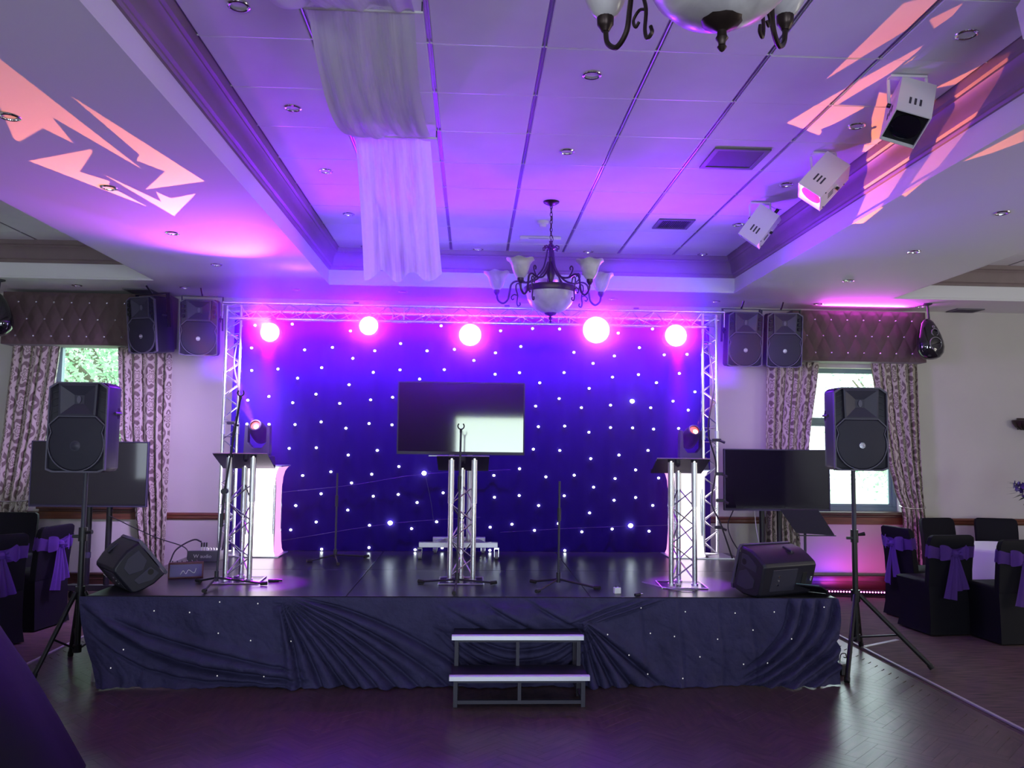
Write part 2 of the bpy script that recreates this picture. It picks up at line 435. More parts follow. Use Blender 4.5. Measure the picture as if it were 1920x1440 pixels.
# ------------------------------------------------------------------ mesh helpers
class MB:
    def __init__(s):
        s.v, s.f, s.uv = [], [], None
    def add(s, vs, fs):
        k = len(s.v)
        s.v += [tuple(v) for v in vs]
        s.f += [tuple(i + k for i in f) for f in fs]
        return s
    def box(s, c, d, R=None):
        x, y, z = (q / 2 for q in d)
        vs = [Vector((a, b, e)) for a in (-x, x) for b in (-y, y) for e in (-z, z)]
        if R is not None: vs = [R @ v for v in vs]
        vs = [v + Vector(c) for v in vs]
        return s.add(vs, [(0, 1, 3, 2), (4, 6, 7, 5), (0, 4, 5, 1), (2, 3, 7, 6), (0, 2, 6, 4), (1, 5, 7, 3)])
    def frame(s, x0, x1, z0, z1, y, wd, dp):
        s.box(((x0 + x1) / 2, y, z0 + wd / 2), (x1 - x0, dp, wd)); s.box(((x0 + x1) / 2, y, z1 - wd / 2), (x1 - x0, dp, wd))
        s.box((x0 + wd / 2, y, (z0 + z1) / 2), (wd, dp, z1 - z0 - 2 * wd)); s.box((x1 - wd / 2, y, (z0 + z1) / 2), (wd, dp, z1 - z0 - 2 * wd))
        return s
    def cyl(s, p0, p1, r0, r1=None, n=12, caps=True):
        p0, p1 = Vector(p0), Vector(p1)
        r1 = r0 if r1 is None else r1
        q = (p1 - p0).to_track_quat('Z', 'Y')
        vs = []
        for p, r in ((p0, r0), (p1, r1)):
            vs += [p + q @ Vector((r * cos(2 * pi * i / n), r * sin(2 * pi * i / n), 0)) for i in range(n)]
        fs = [(i, (i + 1) % n, n + (i + 1) % n, n + i) for i in range(n)]
        if caps: fs += [tuple(range(n))[::-1], tuple(range(n, 2 * n))]
        return s.add(vs, fs)
    def tube(s, pts, r, n=8, caps=True):
        P = [Vector(p) for p in pts]
        rs = r if isinstance(r, (list, tuple)) else [r] * len(P)
        t0 = (P[1] - P[0]).normalized()
        up = Vector((0, 0, 1)) if abs(t0.z) < .9 else Vector((1, 0, 0))
        a = t0.cross(up).normalized()
        vs = []
        for i, p in enumerate(P):
            t = (P[min(i + 1, len(P) - 1)] - P[max(i - 1, 0)]).normalized()
            a = (a - t * a.dot(t)).normalized()
            b = t.cross(a)
            vs += [p + rs[i] * (cos(2 * pi * j / n) * a + sin(2 * pi * j / n) * b) for j in range(n)]
        fs = [(i * n + j, i * n + (j + 1) % n, (i + 1) * n + (j + 1) % n, (i + 1) * n + j) for i in range(len(P) - 1) for j in range(n)]
        if caps: fs += [tuple(range(n))[::-1], tuple(range((len(P) - 1) * n, len(P) * n))]
        return s.add(vs, fs)
    def lathe(s, prof, n=24, c=(0, 0, 0), q=None, fn=None):
        vs = []
        for r, z in prof:
            for i in range(n):
                a = 2 * pi * i / n
                rr, zz = (r, z) if fn is None else fn(r, z, a)
                v = Vector((rr * cos(a), rr * sin(a), zz))
                if q is not None: v = q @ v
                vs.append(v + Vector(c))
        m = len(prof)
        fs = [(i * n + j, i * n + (j + 1) % n, (i + 1) * n + (j + 1) % n, (i + 1) * n + j) for i in range(m - 1) for j in range(n)]
        if prof[0][0] > 1e-6 and fn is None and False: fs.append(tuple(range(n))[::-1])
        return s.add(vs, fs)
    def prism(s, poly, lo, hi, axes='xzy'):
        # poly in the plane of the first two axes, extruded from lo to hi along the third
        idx = ['xyz'.index(a) for a in axes]
        def mk(p, h):
            v = [0, 0, 0]; v[idx[0]], v[idx[1]], v[idx[2]] = p[0], p[1], h
            return v
        n = len(poly)
        vs = [mk(p, lo) for p in poly] + [mk(p, hi) for p in poly]
        fs = [(i, (i + 1) % n, n + (i + 1) % n, n + i) for i in range(n)] + [tuple(range(n))[::-1], tuple(range(n, 2 * n))]
        return s.add(vs, fs)
    def grid(s, fn, nu, nv, uvfn=None):
        k = len(s.v)
        s.v += [tuple(fn(i / nu, j / nv)) for j in range(nv + 1) for i in range(nu + 1)]
        s.f += [(k + j * (nu + 1) + i, k + j * (nu + 1) + i + 1, k + (j + 1) * (nu + 1) + i + 1, k + (j + 1) * (nu + 1) + i) for j in range(nv) for i in range(nu)]
        if uvfn:
            s.uv = {k + j * (nu + 1) + i: uvfn(i / nu, j / nv) for j in range(nv + 1) for i in range(nu + 1)}
        return s
    def mesh(s, name, mat, smooth=40):
        me = bpy.data.meshes.new(name)
        me.from_pydata(s.v, [], s.f)
        me.materials.append(MAT[mat] if isinstance(mat, str) else mat)
        bm = bmesh.new(); bm.from_mesh(me)
        bmesh.ops.recalc_face_normals(bm, faces=bm.faces)
        bm.to_mesh(me); bm.free()
        if s.uv:
            uvl = me.uv_layers.new(name='UVMap')
            for l in me.loops: uvl.data[l.index].uv = s.uv.get(l.vertex_index, (0, 0))
        if smooth:
            me.polygons.foreach_set('use_smooth', [True] * len(me.polygons))
            me.set_sharp_from_angle(angle=radians(smooth))
        me.update()
        return me
    def build(s, name, mat, parent=None, smooth=40, bevel=0, solid=0):
        o = bpy.data.objects.new(name, s.mesh(name, mat, smooth))
        C.objects.link(o)
        if parent: o.parent = parent
        if solid:
            md = o.modifiers.new('thickness', 'SOLIDIFY'); md.thickness = solid; md.offset = 0
        if bevel:
            md = o.modifiers.new('bevel', 'BEVEL'); md.width = bevel; md.segments = 2; md.limit_method = 'ANGLE'
        return o

def link(name, me, parent, loc=(0, 0, 0), M4=None):
    o = bpy.data.objects.new(name, me); C.objects.link(o); o.parent = parent
    if M4 is not None: o.matrix_local = M4
    else: o.location = loc
    return o

def tag(o, label, cat, group=None):
    o['label'] = label; o['category'] = cat
    if group: o['group'] = group
    return o
def thing(name, label, cat, loc=(0, 0, 0), rz=0, group=None, M4=None):
    o = bpy.data.objects.new(name, None); C.objects.link(o)
    o.empty_display_size = .1
    if M4 is not None: o.matrix_world = M4
    else:
        o.location = loc; o.rotation_euler = (0, 0, rz)
    return tag(o, label, cat, group)
def struct(o):
    o['kind'] = 'structure'; return o
def stuff(o):
    o['kind'] = 'stuff'; return o
def copy_tree(o, parent=None):
    c = o.copy(); C.objects.link(c); c.parent = parent
    for ch in list(o.children): copy_tree(ch, c)
    return c

def catmull(pts, n=8):
    P = [Vector(p) for p in pts]
    P = [P[0] * 2 - P[1]] + P + [P[-1] * 2 - P[-2]]
    out = []
    for i in range(1, len(P) - 2):
        for k in range(n):
            t = k / n
            a, b, c, d = P[i - 1], P[i], P[i + 1], P[i + 2]
            out.append(.5 * ((2 * b) + (c - a) * t + (2 * a - 5 * b + 4 * c - d) * t * t + (3 * b - a - 3 * c + d) * t ** 3))
    out.append(P[-2])
    return out

def text_part(name, body, size, mat, parent, M4, extrude=.0015):
    cu = bpy.data.curves.new(name, 'FONT')
    cu.body = body; cu.size = size; cu.extrude = extrude
    cu.align_x = 'CENTER'; cu.align_y = 'CENTER'; cu.resolution_u = 2
    t = bpy.data.objects.new(name, cu)
    me = bpy.data.meshes.new_from_object(t)
    bpy.data.objects.remove(t)
    me.materials.clear(); me.materials.append(MAT[mat])
    return link(name, me, parent, M4=M4)

FRONT = Matrix(((1, 0, 0), (0, 0, -1), (0, 1, 0))).to_4x4()   # a flat XY shape stood up to face -Y
def front_at(x, y, z):
    return Matrix.Translation((x, y, z)) @ FRONT

# ================================================================== THE ROOM
SOF, TIL, WY, STG = 3.37, 3.754, 9.75, .60
X0, X1, YR = -7.5, 8.8, -5.1

# floor: carpet slab, with the parquet dance floor as pieces laid on it
fl = struct(MB().box(((X0 + X1) / 2, (YR + WY) / 2, -.06), (X1 - X0, WY - YR, .1)).build('floor', 'carpet', smooth=0))
MB().box((0, 2.75, -.0085), (6.56, 9.6, .006)).build('subfloor_board', 'parquet', fl, smooth=0)

def parquet():
    L, W, g = .30, .075, .0005
    def blk(w, l, h=.005, c=.0005):
        x, y = w / 2 - g / 2, l / 2 - g / 2
        vs = [(-x, -y, 0), (x, -y, 0), (x, y, 0), (-x, y, 0),
              (-x, -y, h - c), (x, -y, h - c), (x, y, h - c), (-x, y, h - c),
              (-x + c, -y + c, h), (x - c, -y + c, h), (x - c, y - c, h), (-x + c, y - c, h)]
        fs = [(0, 1, 5, 4), (1, 2, 6, 5), (2, 3, 7, 6), (3, 0, 4, 7), (4, 5, 9, 8), (5, 6, 10, 9), (6, 7, 11, 10), (7, 4, 8, 11), (8, 9, 10, 11)]
        return vs, fs
    vs, fs = blk(W, L)
    base = MB().add(vs, fs).mesh('parquet_block', 'parquet', 0)
    r45 = radians(45)
    pieces = []
    # herringbone: steps of W along the diagonal, zig-zag rows repeat every 2L across
    c45, s45 = cos(r45), sin(r45)
    n = 90
    for i in range(-n, n):
        for j in range(-10, 11):
            for hor in (0, 1):
                if hor: cx, cy, a = i * W + L / 2, i * W + W / 2 + 2 * L * j, pi / 2
                else: cx, cy, a = i * W + W / 2, i * W + W + L / 2 + 2 * L * j, 0
                x = c45 * cx - s45 * cy
                y = s45 * cx + c45 * cy + 4.2
                if -3.22 < x < 3.22 and .8 < y < 7.4:
                    pieces.append((x, y, a + r45))
    vis = lambda p: 3.9 < p[1] < 6.6 and abs(p[0]) < p[1] * .66 and not (p[1] > 5.85 and abs(p[0]) < 2.6)
    near = sorted([p for p in pieces if vis(p)], key=lambda p: p[1])
    one = near[:300]
    keep = set(one)
    for x, y, a in one:
        link('parquet_block', base, fl, M4=Matrix.Translation((x, y, -.0055)) @ Matrix.Rotation(a, 4, 'Z') )
    rest = MB()
    for p in pieces:
        if p in keep: continue
        R = Matrix.Rotation(p[2], 3, 'Z')
        rest.add([R @ Vector(v) + Vector((p[0], p[1], -.0055)) for v in vs], fs)
    stuff(rest.build('parquet_blocks', 'parquet', fl, smooth=0))
parquet()
# pale metal strips where the dance floor meets the carpet
for i, x in enumerate((-3.30, 3.34)):
    struct(MB().box((x, 2.9, -.003), (.024, 9.4, .014)).build('trim_%d' % (i + 1), 'stripwhite', smooth=0, bevel=.003))
cs = MB(); cs.box((3.59, 7.18, -.008), (.50, .035, .006), Matrix.Rotation(radians(31), 3, 'Z')); struct(cs.build('trim_3', 'stripwhite', smooth=0))

# back wall with two window openings
WL = (-4.86, -3.60, .93, 2.82)
WR = (3.98, 5.17, .93, 2.66)
wb = MB()
T = .24
def wpiece(x0, x1, z0, z1): wb.box(((x0 + x1) / 2, WY + T / 2, (z0 + z1) / 2), (x1 - x0, T, z1 - z0))
wpiece(X0, WL[0], 0, 3.9); wpiece(WL[1], WR[0], 0, 3.9); wpiece(WR[1], X1, 0, 3.9)
for q in (WL, WR): wpiece(q[0], q[1], 0, q[2]); wpiece(q[0], q[1], q[3], 3.9)
struct(wb.build('wall_back', 'wall', smooth=0))
# side walls and the wall behind the camera, solid; area lamps stand in for their windows
struct(MB().box((X0 - .1, 2.3, 1.95), (.2, WY - YR + .5, 3.9)).build('wall_left', 'wall', smooth=0))
struct(MB().box((X1 + .1, 2.3, 1.95), (.2, WY - YR + .5, 3.9)).build('wall_right', 'wall', smooth=0))
struct(MB().box(((X0 + X1) / 2, YR - .1, 1.95), (X1 - X0, .2, 3.9)).build('wall_front', 'darkrear', smooth=0))  # unseen wall made near-black to dim its reflection in the screen

# dado rail, skirting
def rails():
    k = 4
    for (a, b) in ((X0, WL[0] - .05), (WL[1] + .05, WR[0] - .05), (WR[1] + .05, X1)):
        m = MB()
        prof = [(0, .785), (-.016, .79), (-.026, .806), (-.026, .83), (-.034, .842), (-.026, .856), (-.012, .864), (0, .866)]
        m.prism([(WY + p[0], p[1]) for p in prof], a, b, 'yzx')
        struct(m.build('trim_%d' % k, 'woodtrim', smooth=30)); k += 1
    m = MB(); m.box(((X0 + X1) / 2, WY - .03, .085), (X1 - X0, .06, .17)); m.box(((X0 + X1) / 2, WY - .042, .178), (X1 - X0, .084, .02))
    m.box(((X0 + X1) / 2, WY - .034, .12), (X1 - X0, .068, .012))
    struct(m.build('baseboard_back', 'darkwood', smooth=0, bevel=.004))
rails()

# ---- ceiling: plaster soffits with three recessed trays
TRAYS = {'main': (-1.56, 2.86, -3.6, 8.83), 'left': (-7.2, -3.36, -3.6, 8.80), 'right': (4.68, 8.5, -3.6, 8.97)}
ce = MB()
def soff(x0, x1, y0, y1): ce.box(((x0 + x1) / 2, (y0 + y1) / 2, SOF + .05), (x1 - x0, y1 - y0, .10))
xs = sorted({X0, X1, *[t[0] for t in TRAYS.values()], *[t[1] for t in TRAYS.values()]})
for a, b in zip(xs[:-1], xs[1:]):
    mid = (a + b) / 2
    t = next((t for t in TRAYS.values() if t[0] < mid < t[1]), None)
    if t: soff(a, b, YR, t[2]); soff(a, b, t[3], WY)
    else: soff(a, b, YR, WY)
ceiling = struct(ce.build('ceiling', 'plaster', smooth=0))
MB().box(((X0 + X1) / 2, (YR + WY) / 2, 3.86), (X1 - X0 + .6, WY - YR + .8, .06)).build('roof_slab', 'mdf', ceiling, smooth=0)

def tray(k, x0, x1, y0, y1):
    fas = [(.0, SOF - .001), (.014, SOF - .001), (.014, SOF + .020), (.004, SOF + .024), (.004, SOF + .166)]
    cor = [(.003, 3.533), (.022, 3.533), (.030, 3.548), (.030, 3.560), (.046, 3.572), (.056, 3.600), (.060, 3.640), (.072, 3.672), (.088, 3.690), (.088, 3.702), (.104, 3.712), (.112, 3.735), (.116, TIL + .006)]
    def ring(prof):
        m = MB()
        vs = []
        for d, z in prof:
            vs += [(x0 + d, y0 + d, z), (x1 - d, y0 + d, z), (x1 - d, y1 - d, z), (x0 + d, y1 - d, z)]
        n = len(prof)
        fs = [(i * 4 + j, i * 4 + (j + 1) % 4, (i + 1) * 4 + (j + 1) % 4, (i + 1) * 4 + j) for i in range(n - 1) for j in range(4)]
        return m.add(vs, fs)
    o = ring(fas).build('fascia', 'plaster', ceiling, smooth=0)
    struct(ring(cor).build('trim_%d' % k, 'cornice', smooth=25))
for i, nm in enumerate(('main', 'left', 'right')): tray(10 + i, *TRAYS[nm])

TILE_MESH = {}
def tile(cx, cy, sx, sy):
    k = (round(sx, 3), round(sy, 3))
    if k not in TILE_MESH:
        x, y, h, c = sx / 2, sy / 2, .014, .005
        vs = [(-x, -y, h), (x, -y, h), (x, y, h), (-x, y, h), (-x, -y, c), (x, -y, c), (x, y, c), (-x, y, c), (-x + c, -y + c, 0), (x - c, -y + c, 0), (x - c, y - c, 0), (-x + c, y - c, 0)]
        fs = [(0, 1, 5, 4), (1, 2, 6, 5), (2, 3, 7, 6), (3, 0, 4, 7), (4, 5, 9, 8), (5, 6, 10, 9), (6, 7, 11, 10), (7, 4, 8, 11), (8, 9, 10, 11)]
        TILE_MESH[k] = MB().add(vs, fs).mesh('ceiling_tile', 'tile', 0)
    link('ceiling_tile', TILE_MESH[k], ceiling, (cx, cy, TIL + RND.uniform(-.0015, .0015)))

def tiles(x0, x1, y0, y1, nx, ys, back=None):
    for i in range(nx):
        a = x0 + i * .6
        cw = min(.6, x1 - a)
        for y in ys:
            lo, hi = max(y, y0), min(y + .6, y1)
            if hi - lo < .05: continue
            tile(a + cw / 2, (lo + hi) / 2, cw - .026, hi - lo - .004)
    for i in range(nx + 1):
        MB().box((x0 + i * .6, (y0 + y1) / 2, TIL + .012), (.030, y1 - y0, .004)).box((x0 + i * .6, (y0 + y1) / 2, TIL + .006), (.006, y1 - y0, .012)).build('ceiling_rail', 'rail', ceiling, smooth=0)
    for y in ys:
        if y0 < y < y1: MB().box(((x0 + x1) / 2, y, TIL + .004), (x1 - x0, .007, .007)).build('cross_rail', 'whitemetal', ceiling, smooth=0)
    MB().box(((x0 + x1) / 2, (y0 + y1) / 2, TIL + .022), (x1 - x0, y1 - y0, .006)).build('tile_backing', 'mdf', ceiling, smooth=0)
tiles(-1.45, 2.75, 1.2, 8.74, 7, [1.18 + .6 * k for k in range(13)])
tiles(-6.36, -3.46, 6.0, 8.70, 5, [5.98 + .6 * k for k in range(5)])
tiles(4.79, 7.79, 7.2, 8.87, 5, [7.18 + .6 * k for k in range(3)])
# plain plaster over the parts of the trays the photograph does not show
for (a, b, c, d) in ((-1.56, 2.86, -3.6, 1.2), (-7.2, -3.36, -3.6, 6.0), (4.68, 8.5, -3.6, 7.2), (-7.2, -6.36, 6.0, 8.8), (7.79, 8.5, 7.2, 8.97)):
    MB().box(((a + b) / 2, (c + d) / 2, TIL + .02), (b - a, d - c, .02)).build('ceiling_panel', 'tile', ceiling, smooth=0)

# ---- windows
def window(n, q):
    x0, x1, z0, z1 = q
    y = WY + .16
    wm = MB().frame(x0, x1, z0 + .0, z1, y, .055, .07)
    zt = 2.035
    wm.box(((x0 + x1) / 2, y, zt - .012), (x1 - x0 - .11, .06, .075))
    o = struct(wm.build('window_%d' % n, 'frame', smooth=0, bevel=.004))
    MB().frame(x0 + .055, x1 - .055, z0 + .055, zt - .045, y - .012, .035, .03).build('lower_sash', 'frame', o, smooth=0, bevel=.003)
    for (a, b) in ((z0 + .06, zt - .05), (zt + .026, z1 - .055)):
        MB().box(((x0 + x1) / 2, y + .01, (a + b) / 2), (x1 - x0 - .11, .005, b - a)).build('pane', 'pane', o, smooth=0)
    MB().box(((x0 + x1) / 2, WY - .01, zt), (.001, .001, .001))
    s = MB()
    s.box(((x0 + x1) / 2, WY + .04, z0 - .012), (x1 - x0 + .10, .26, .035))
    s.box(((x0 + x1) / 2, WY - .035, z0 - .045), (x1 - x0 + .06, .05, .03))
    s.build('sill', 'darkwood', o, smooth=0, bevel=.006)
    a = MB(); a.box(((x0 + x1) / 2, WY - .016, z0 - .102), (x1 - x0 + .10, .032, .085)); a.build('apron', 'woodtrim', o, smooth=0, bevel=.004)
    return o
window(1, WL); window(2, WR)

# ---- outside: lawn and trees
struct(MB().box((0, 30, -.35), (70, 40, .1)).build('lawn', 'grass', smooth=0))
def tree(x, y, h, r, seed, n, leaf, label, lo=.9):
    rnd = random.Random(seed)
    t = thing('tree', label, 'tree', (x, y, -.3), group='trees outside the windows')
    tr = MB()
    fork = h * .38
    tr.tube(catmull([(0, 0, 0), (.05, 0, fork * .5), (-.04, 0, fork)], 5), [.16] * 6 + [.15] * 4 + [.13], 8)
    ends = []
    for k in range(6):
        a = k * 1.05 + rnd.uniform(-.2, .2)
        e = Vector((cos(a) * r * .7, sin(a) * r * .7, h * rnd.uniform(.6, .9)))
        p = catmull([(-.04, 0, fork - .1), (e.x * .35, e.y * .35, fork + (e.z - fork) * .45), e], 5)
        tr.tube(p, [.10 - .08 * i / (len(p) - 1) for i in range(len(p))], 6)
        ends.append(p)
    tr.build('trunk', 'bark', t)
    f = MB()
    cl = [Vector((rnd.gauss(0, r * .5), rnd.gauss(0, r * .5), rnd.uniform(lo, h))) for _ in range(n // 60)]
    for c in cl:
        for _ in range(60):
            p = c + Vector((rnd.gauss(0, .28), rnd.gauss(0, .28), rnd.gauss(0, .22)))
            d = Vector((rnd.gauss(0, 1), rnd.gauss(0, 1), rnd.gauss(0, .6))).normalized()
            e = d.cross(Vector((rnd.gauss(0, 1), rnd.gauss(0, 1), rnd.gauss(0, 1)))).normalized()
            l = leaf * rnd.uniform(.7, 1.3)
            f.add([p, p + d * l * .5 + e * l * .3, p + d * l, p + d * l * .5 - e * l * .3], [(0, 1, 2, 3)])
    stuff(f.build('foliage', 'foliage', t, smooth=0))
    return t
tree(-5.9, 14.2, 5.6, 2.0, 3, 15000, .085, 'leafy forked tree outside the left window')
tree(-8.6, 17.5, 6.5, 2.4, 5, 9000, .12, 'leafy tree further off, outside the left window, seen at its left')
tree(-5.2, 20.0, 7.0, 2.8, 8, 9000, .14, 'far tall leafy tree filling the gap behind the forked tree')
tree(10.9, 20.5, 5.0, 1.7, 11, 4800, .12, 'green bushy tree low at the right side of the right window')

# ================================================================== STAGE
stg = thing('stage_platform', 'low black modular stage with a smooth dark deck', 'stage', (0, 7.2, 0))
xsd = (-2.65, -.865, .865, 2.65)
dm = {}
for i in range(3):
    for j, (y0, y1) in enumerate(((5.95, 7.2), (7.2, 8.47))):
        x0, x1 = xsd[i], xsd[i + 1]
        MB().box(((x0 + x1) / 2, (y0 + y1) / 2 - 7.2, STG - .02), (x1 - x0 - .005, y1 - y0 - .005, .04)).build('deck_panel', 'stage', stg, smooth=0, bevel=.003)
MB().box((0, 0, STG - .085), (5.26, 2.46, .09)).build('support_frame', 'blackmetal', stg, smooth=0)
for x in (-2.60, -.87, .87, 2.55):
    for y in (-1.17, 0, 1.2):
        MB().cyl((x, y, 0), (x, y, STG - .13), .024, n=12).build('leg', 'alu_soft', stg)

# --- black cloth hung across the stage front, gathered and pinched
SK_L, SK_R = -2.67, 2.64
from mathutils import noise as mnoise
def crumple(x, z):
    n = mnoise.noise(Vector((x * 5.2 + 2.5 * z, z * 4.0 - x * 1.2, 3.1)))
    n2 = mnoise.noise(Vector((x * 15 - 5 * z, z * 7 + x * 3, 9.4)))
    r = 1 - abs(mnoise.noise(Vector((x * 9 + 6 * z, z * 5 - 2 * x, 1.7)))) * 2.2
    return .016 * n + .007 * n2 - .009 * max(0, r - .55)
def crease(t, w):          # a rolled fold: swelling on one side, a sharp dark valley on the other
    return exp(-((t - 1.0 * w) / (1.2 * w)) ** 2) - 1.25 * exp(-((t + .35 * w) / (.45 * w)) ** 2)
def skirt_point(u, v):
    x = SK_L + (SK_R - SK_L) * u
    top = STG + .004
    z = top * (1 - v)
    d = crumple(x, z) * (.35 + .8 * min(1, v * 2))
    if x < -1.05:          # long swoops falling from the left top corner to the hem
        xl = x - SK_L
        k = min(1, xl * 5) * min(1, (-1.05 - x) / .25)
        d += .050 * crease(z - (.53 * exp(-xl * 1.9) + .03), .040) * k
        d += .028 * crease(z - (.60 * exp(-xl * .95) - .02), .030) * k * min(1, xl * 1.6)
        d += .018 * crease(z - (.40 * exp(-xl * 2.6) + .01), .025) * k
    if -1.36 < x < .02:    # pinch at x = -1.27: pleats fan out and sweep to the foot of the steps
        rx, rz = max(.0, x + 1.30), top + .015 - z
        th = atan2(rz - .20 * rx * rx, rx + .02)
        rr = sqrt(rx * rx + rz * rz)
        k = min(1, rr / .10) * min(1, max(0, (x + 1.36) / .06)) * min(1, max(0, (.02 - x) / .14))
        for t0 in (.16, .30, .43, .55, .66, .78, .92, 1.10, 1.30):
            d += .040 * crease((th - t0) * (.35 + .5 * rr), .034) * k * (1.1 - .35 * rr)
    if -.30 < x < 1.0:     # gathered over the top tread, swagged behind the steps
        xc = (x - .34) / .62
        k = max(0, 1 - xc * xc)
        d += .10 * k * exp(-((z - .48) / .10) ** 2)
        if z > .36: d += .022 * crease(((x * .55 + z * 1.0) * 5.5) % 1 - .5, .16) * k
        else:
            for c in (.04, .11, .18, .25): d += .030 * crease(z - c - .9 * (x - .36) ** 2, .026) * k
    if .66 < x < 1.42:     # pinch right of the steps
        rx, rz = x - .80, .44 - z
        if z < .44:
            th = atan2(rx + .02, rz + .03)
            k = min(1, max(0, (x - .66) / .08)) * min(1, (1.42 - x) / .2)
            for t0 in (.12, .30, .48, .68, .90): d += .040 * crease((th - t0) * (.22 + .6 * rz), .030) * k
        else:
            q = (z - .44) - .33 * (x - .80)
            for c in (-.04, -.005, .03): d += .026 * crease(q - c, .016) * min(1, (x - .66) / .1) * min(1, (1.42 - x) / .1)
    if x > 1.2:
        for xp in (1.23, 1.50, 1.79, 2.02): d += -.010 * exp(-((x - xp - .015 * sin(9 * z)) / .010) ** 2)
    if x > 1.9:            # slanting folds at the right end
        q = x + .55 * v ** 2.4
        k = min(1, (x - 1.9) / .2)
        for c in (2.30, 2.40, 2.50, 2.62, 2.76, 2.92): d += .036 * crease(q - c, .032) * k
    d *= min(1, v / .10 + .06)
    hem = .045 * v ** 7 * (1 + .5 * sin(9 * x) + .3 * sin(31 * x)) * min(1, (SK_R - x) / .15 + .2)
    xo = x
    if x < -2.2: xo = x + .17 * v ** 1.7 * max(0, (-2.2 - x) / .47)
    z = max(.004 + .004 * sin(40 * x) ** 2, z)
    return (xo, 5.895 - d - hem - .012 * v, z)
sk = MB(); sk.grid(skirt_point, 620, 90)
skirt = sk.build('stage_skirt', 'skirtcloth', smooth=180)
tag(skirt, 'black cloth skirt with pinched folds draped along the stage front', 'skirt')
SKD = [(-1.72,.57),(-2.16,.51),(-1.92,.5),(-1.46,.56),(-1.72,.36),(-1.5,.31),(-1.23,.3),(-2.38,.25),(-2.5,.13),(-1.4,.07),(-1.71,.08),(1.22,.53),(1.53,.51),(1.89,.5),(2.17,.51),(2.02,.38),(2.28,.33),(1.45,.34),(1.76,.32),(.97,.36),(1.28,.36),(1.12,.22),(1.63,.2),(1.94,.15),(1.26,.08),(2.11,.16),(2.52,.55),(1.5,.06)]
dot = MB().lathe([(0, -.005), (.0034, -.003), (.0042, 0), (.0034, .003), (0, .005)], 8).mesh('star_light', EM('faint_star_led', (.95, .95, 1), .42))
for x, z in SKD:
    p = skirt_point((x - SK_L) / (SK_R - SK_L), 1 - z / STG)
    link('star_light', dot, skirt, (p[0], p[1] - .006, z))

# --- two-tread steps in front of the stage
st = thing('stage_steps', 'black two-tread stage steps with silver nosings', 'steps', (.33, 5.6, 0))
def treads():
    for (yf, yb, z, w) in ((5.39, 5.68, .2, .90), (5.63, 5.895, .4, .885)):
        MB().box((0, (yf + yb) / 2 - 5.6, z - .012), (w - .02, yb - yf - .01, .024)).build('tread', 'black', st, smooth=0, bevel=.003)
        MB().prism([(yf - 5.6 - .004, z - .028), (yf - 5.6 + .035, z - .028), (yf - 5.6 + .035, z + .002), (yf - 5.6 + .004, z + .003), (yf - 5.6 - .004, z - .002)], -w / 2, w / 2, 'yzx').build('nosing', 'nosing', st, smooth=0)
    for x in (-.41, .41):
        MB().box((x, -.175, .085), (.028, .028, .17)).build('leg', 'blackgrey', st, smooth=0, bevel=.002)
        MB().box((x, .06, .187), (.028, .028, .374)).build('leg', 'blackgrey', st, smooth=0, bevel=.002)
        MB().box((x, .27, .187), (.028, .028, .374)).build('leg', 'blackgrey', st, smooth=0, bevel=.002)
        MB().box((x, .05, .04), (.022, .42, .022)).build('rail', 'blackgrey', st, smooth=0)
    MB().box((.0, -.175, .105), (.022, .022, .125)).build('strut', 'blackgrey', st, smooth=0)
    MB().box((.0, .06, .275), (.022, .022, .19)).build('strut', 'blackgrey', st, smooth=0)
    MB().box((0, -.175, .032), (.80, .024, .022)).build('rail', 'blackgrey', st, smooth=0)
    MB().box((0, -.175, .162), (.84, .024, .018)).build('rail', 'blackgrey', st, smooth=0)
    MB().box((0, .06, .364), (.84, .024, .02)).build('rail', 'blackgrey', st, smooth=0)
treads()

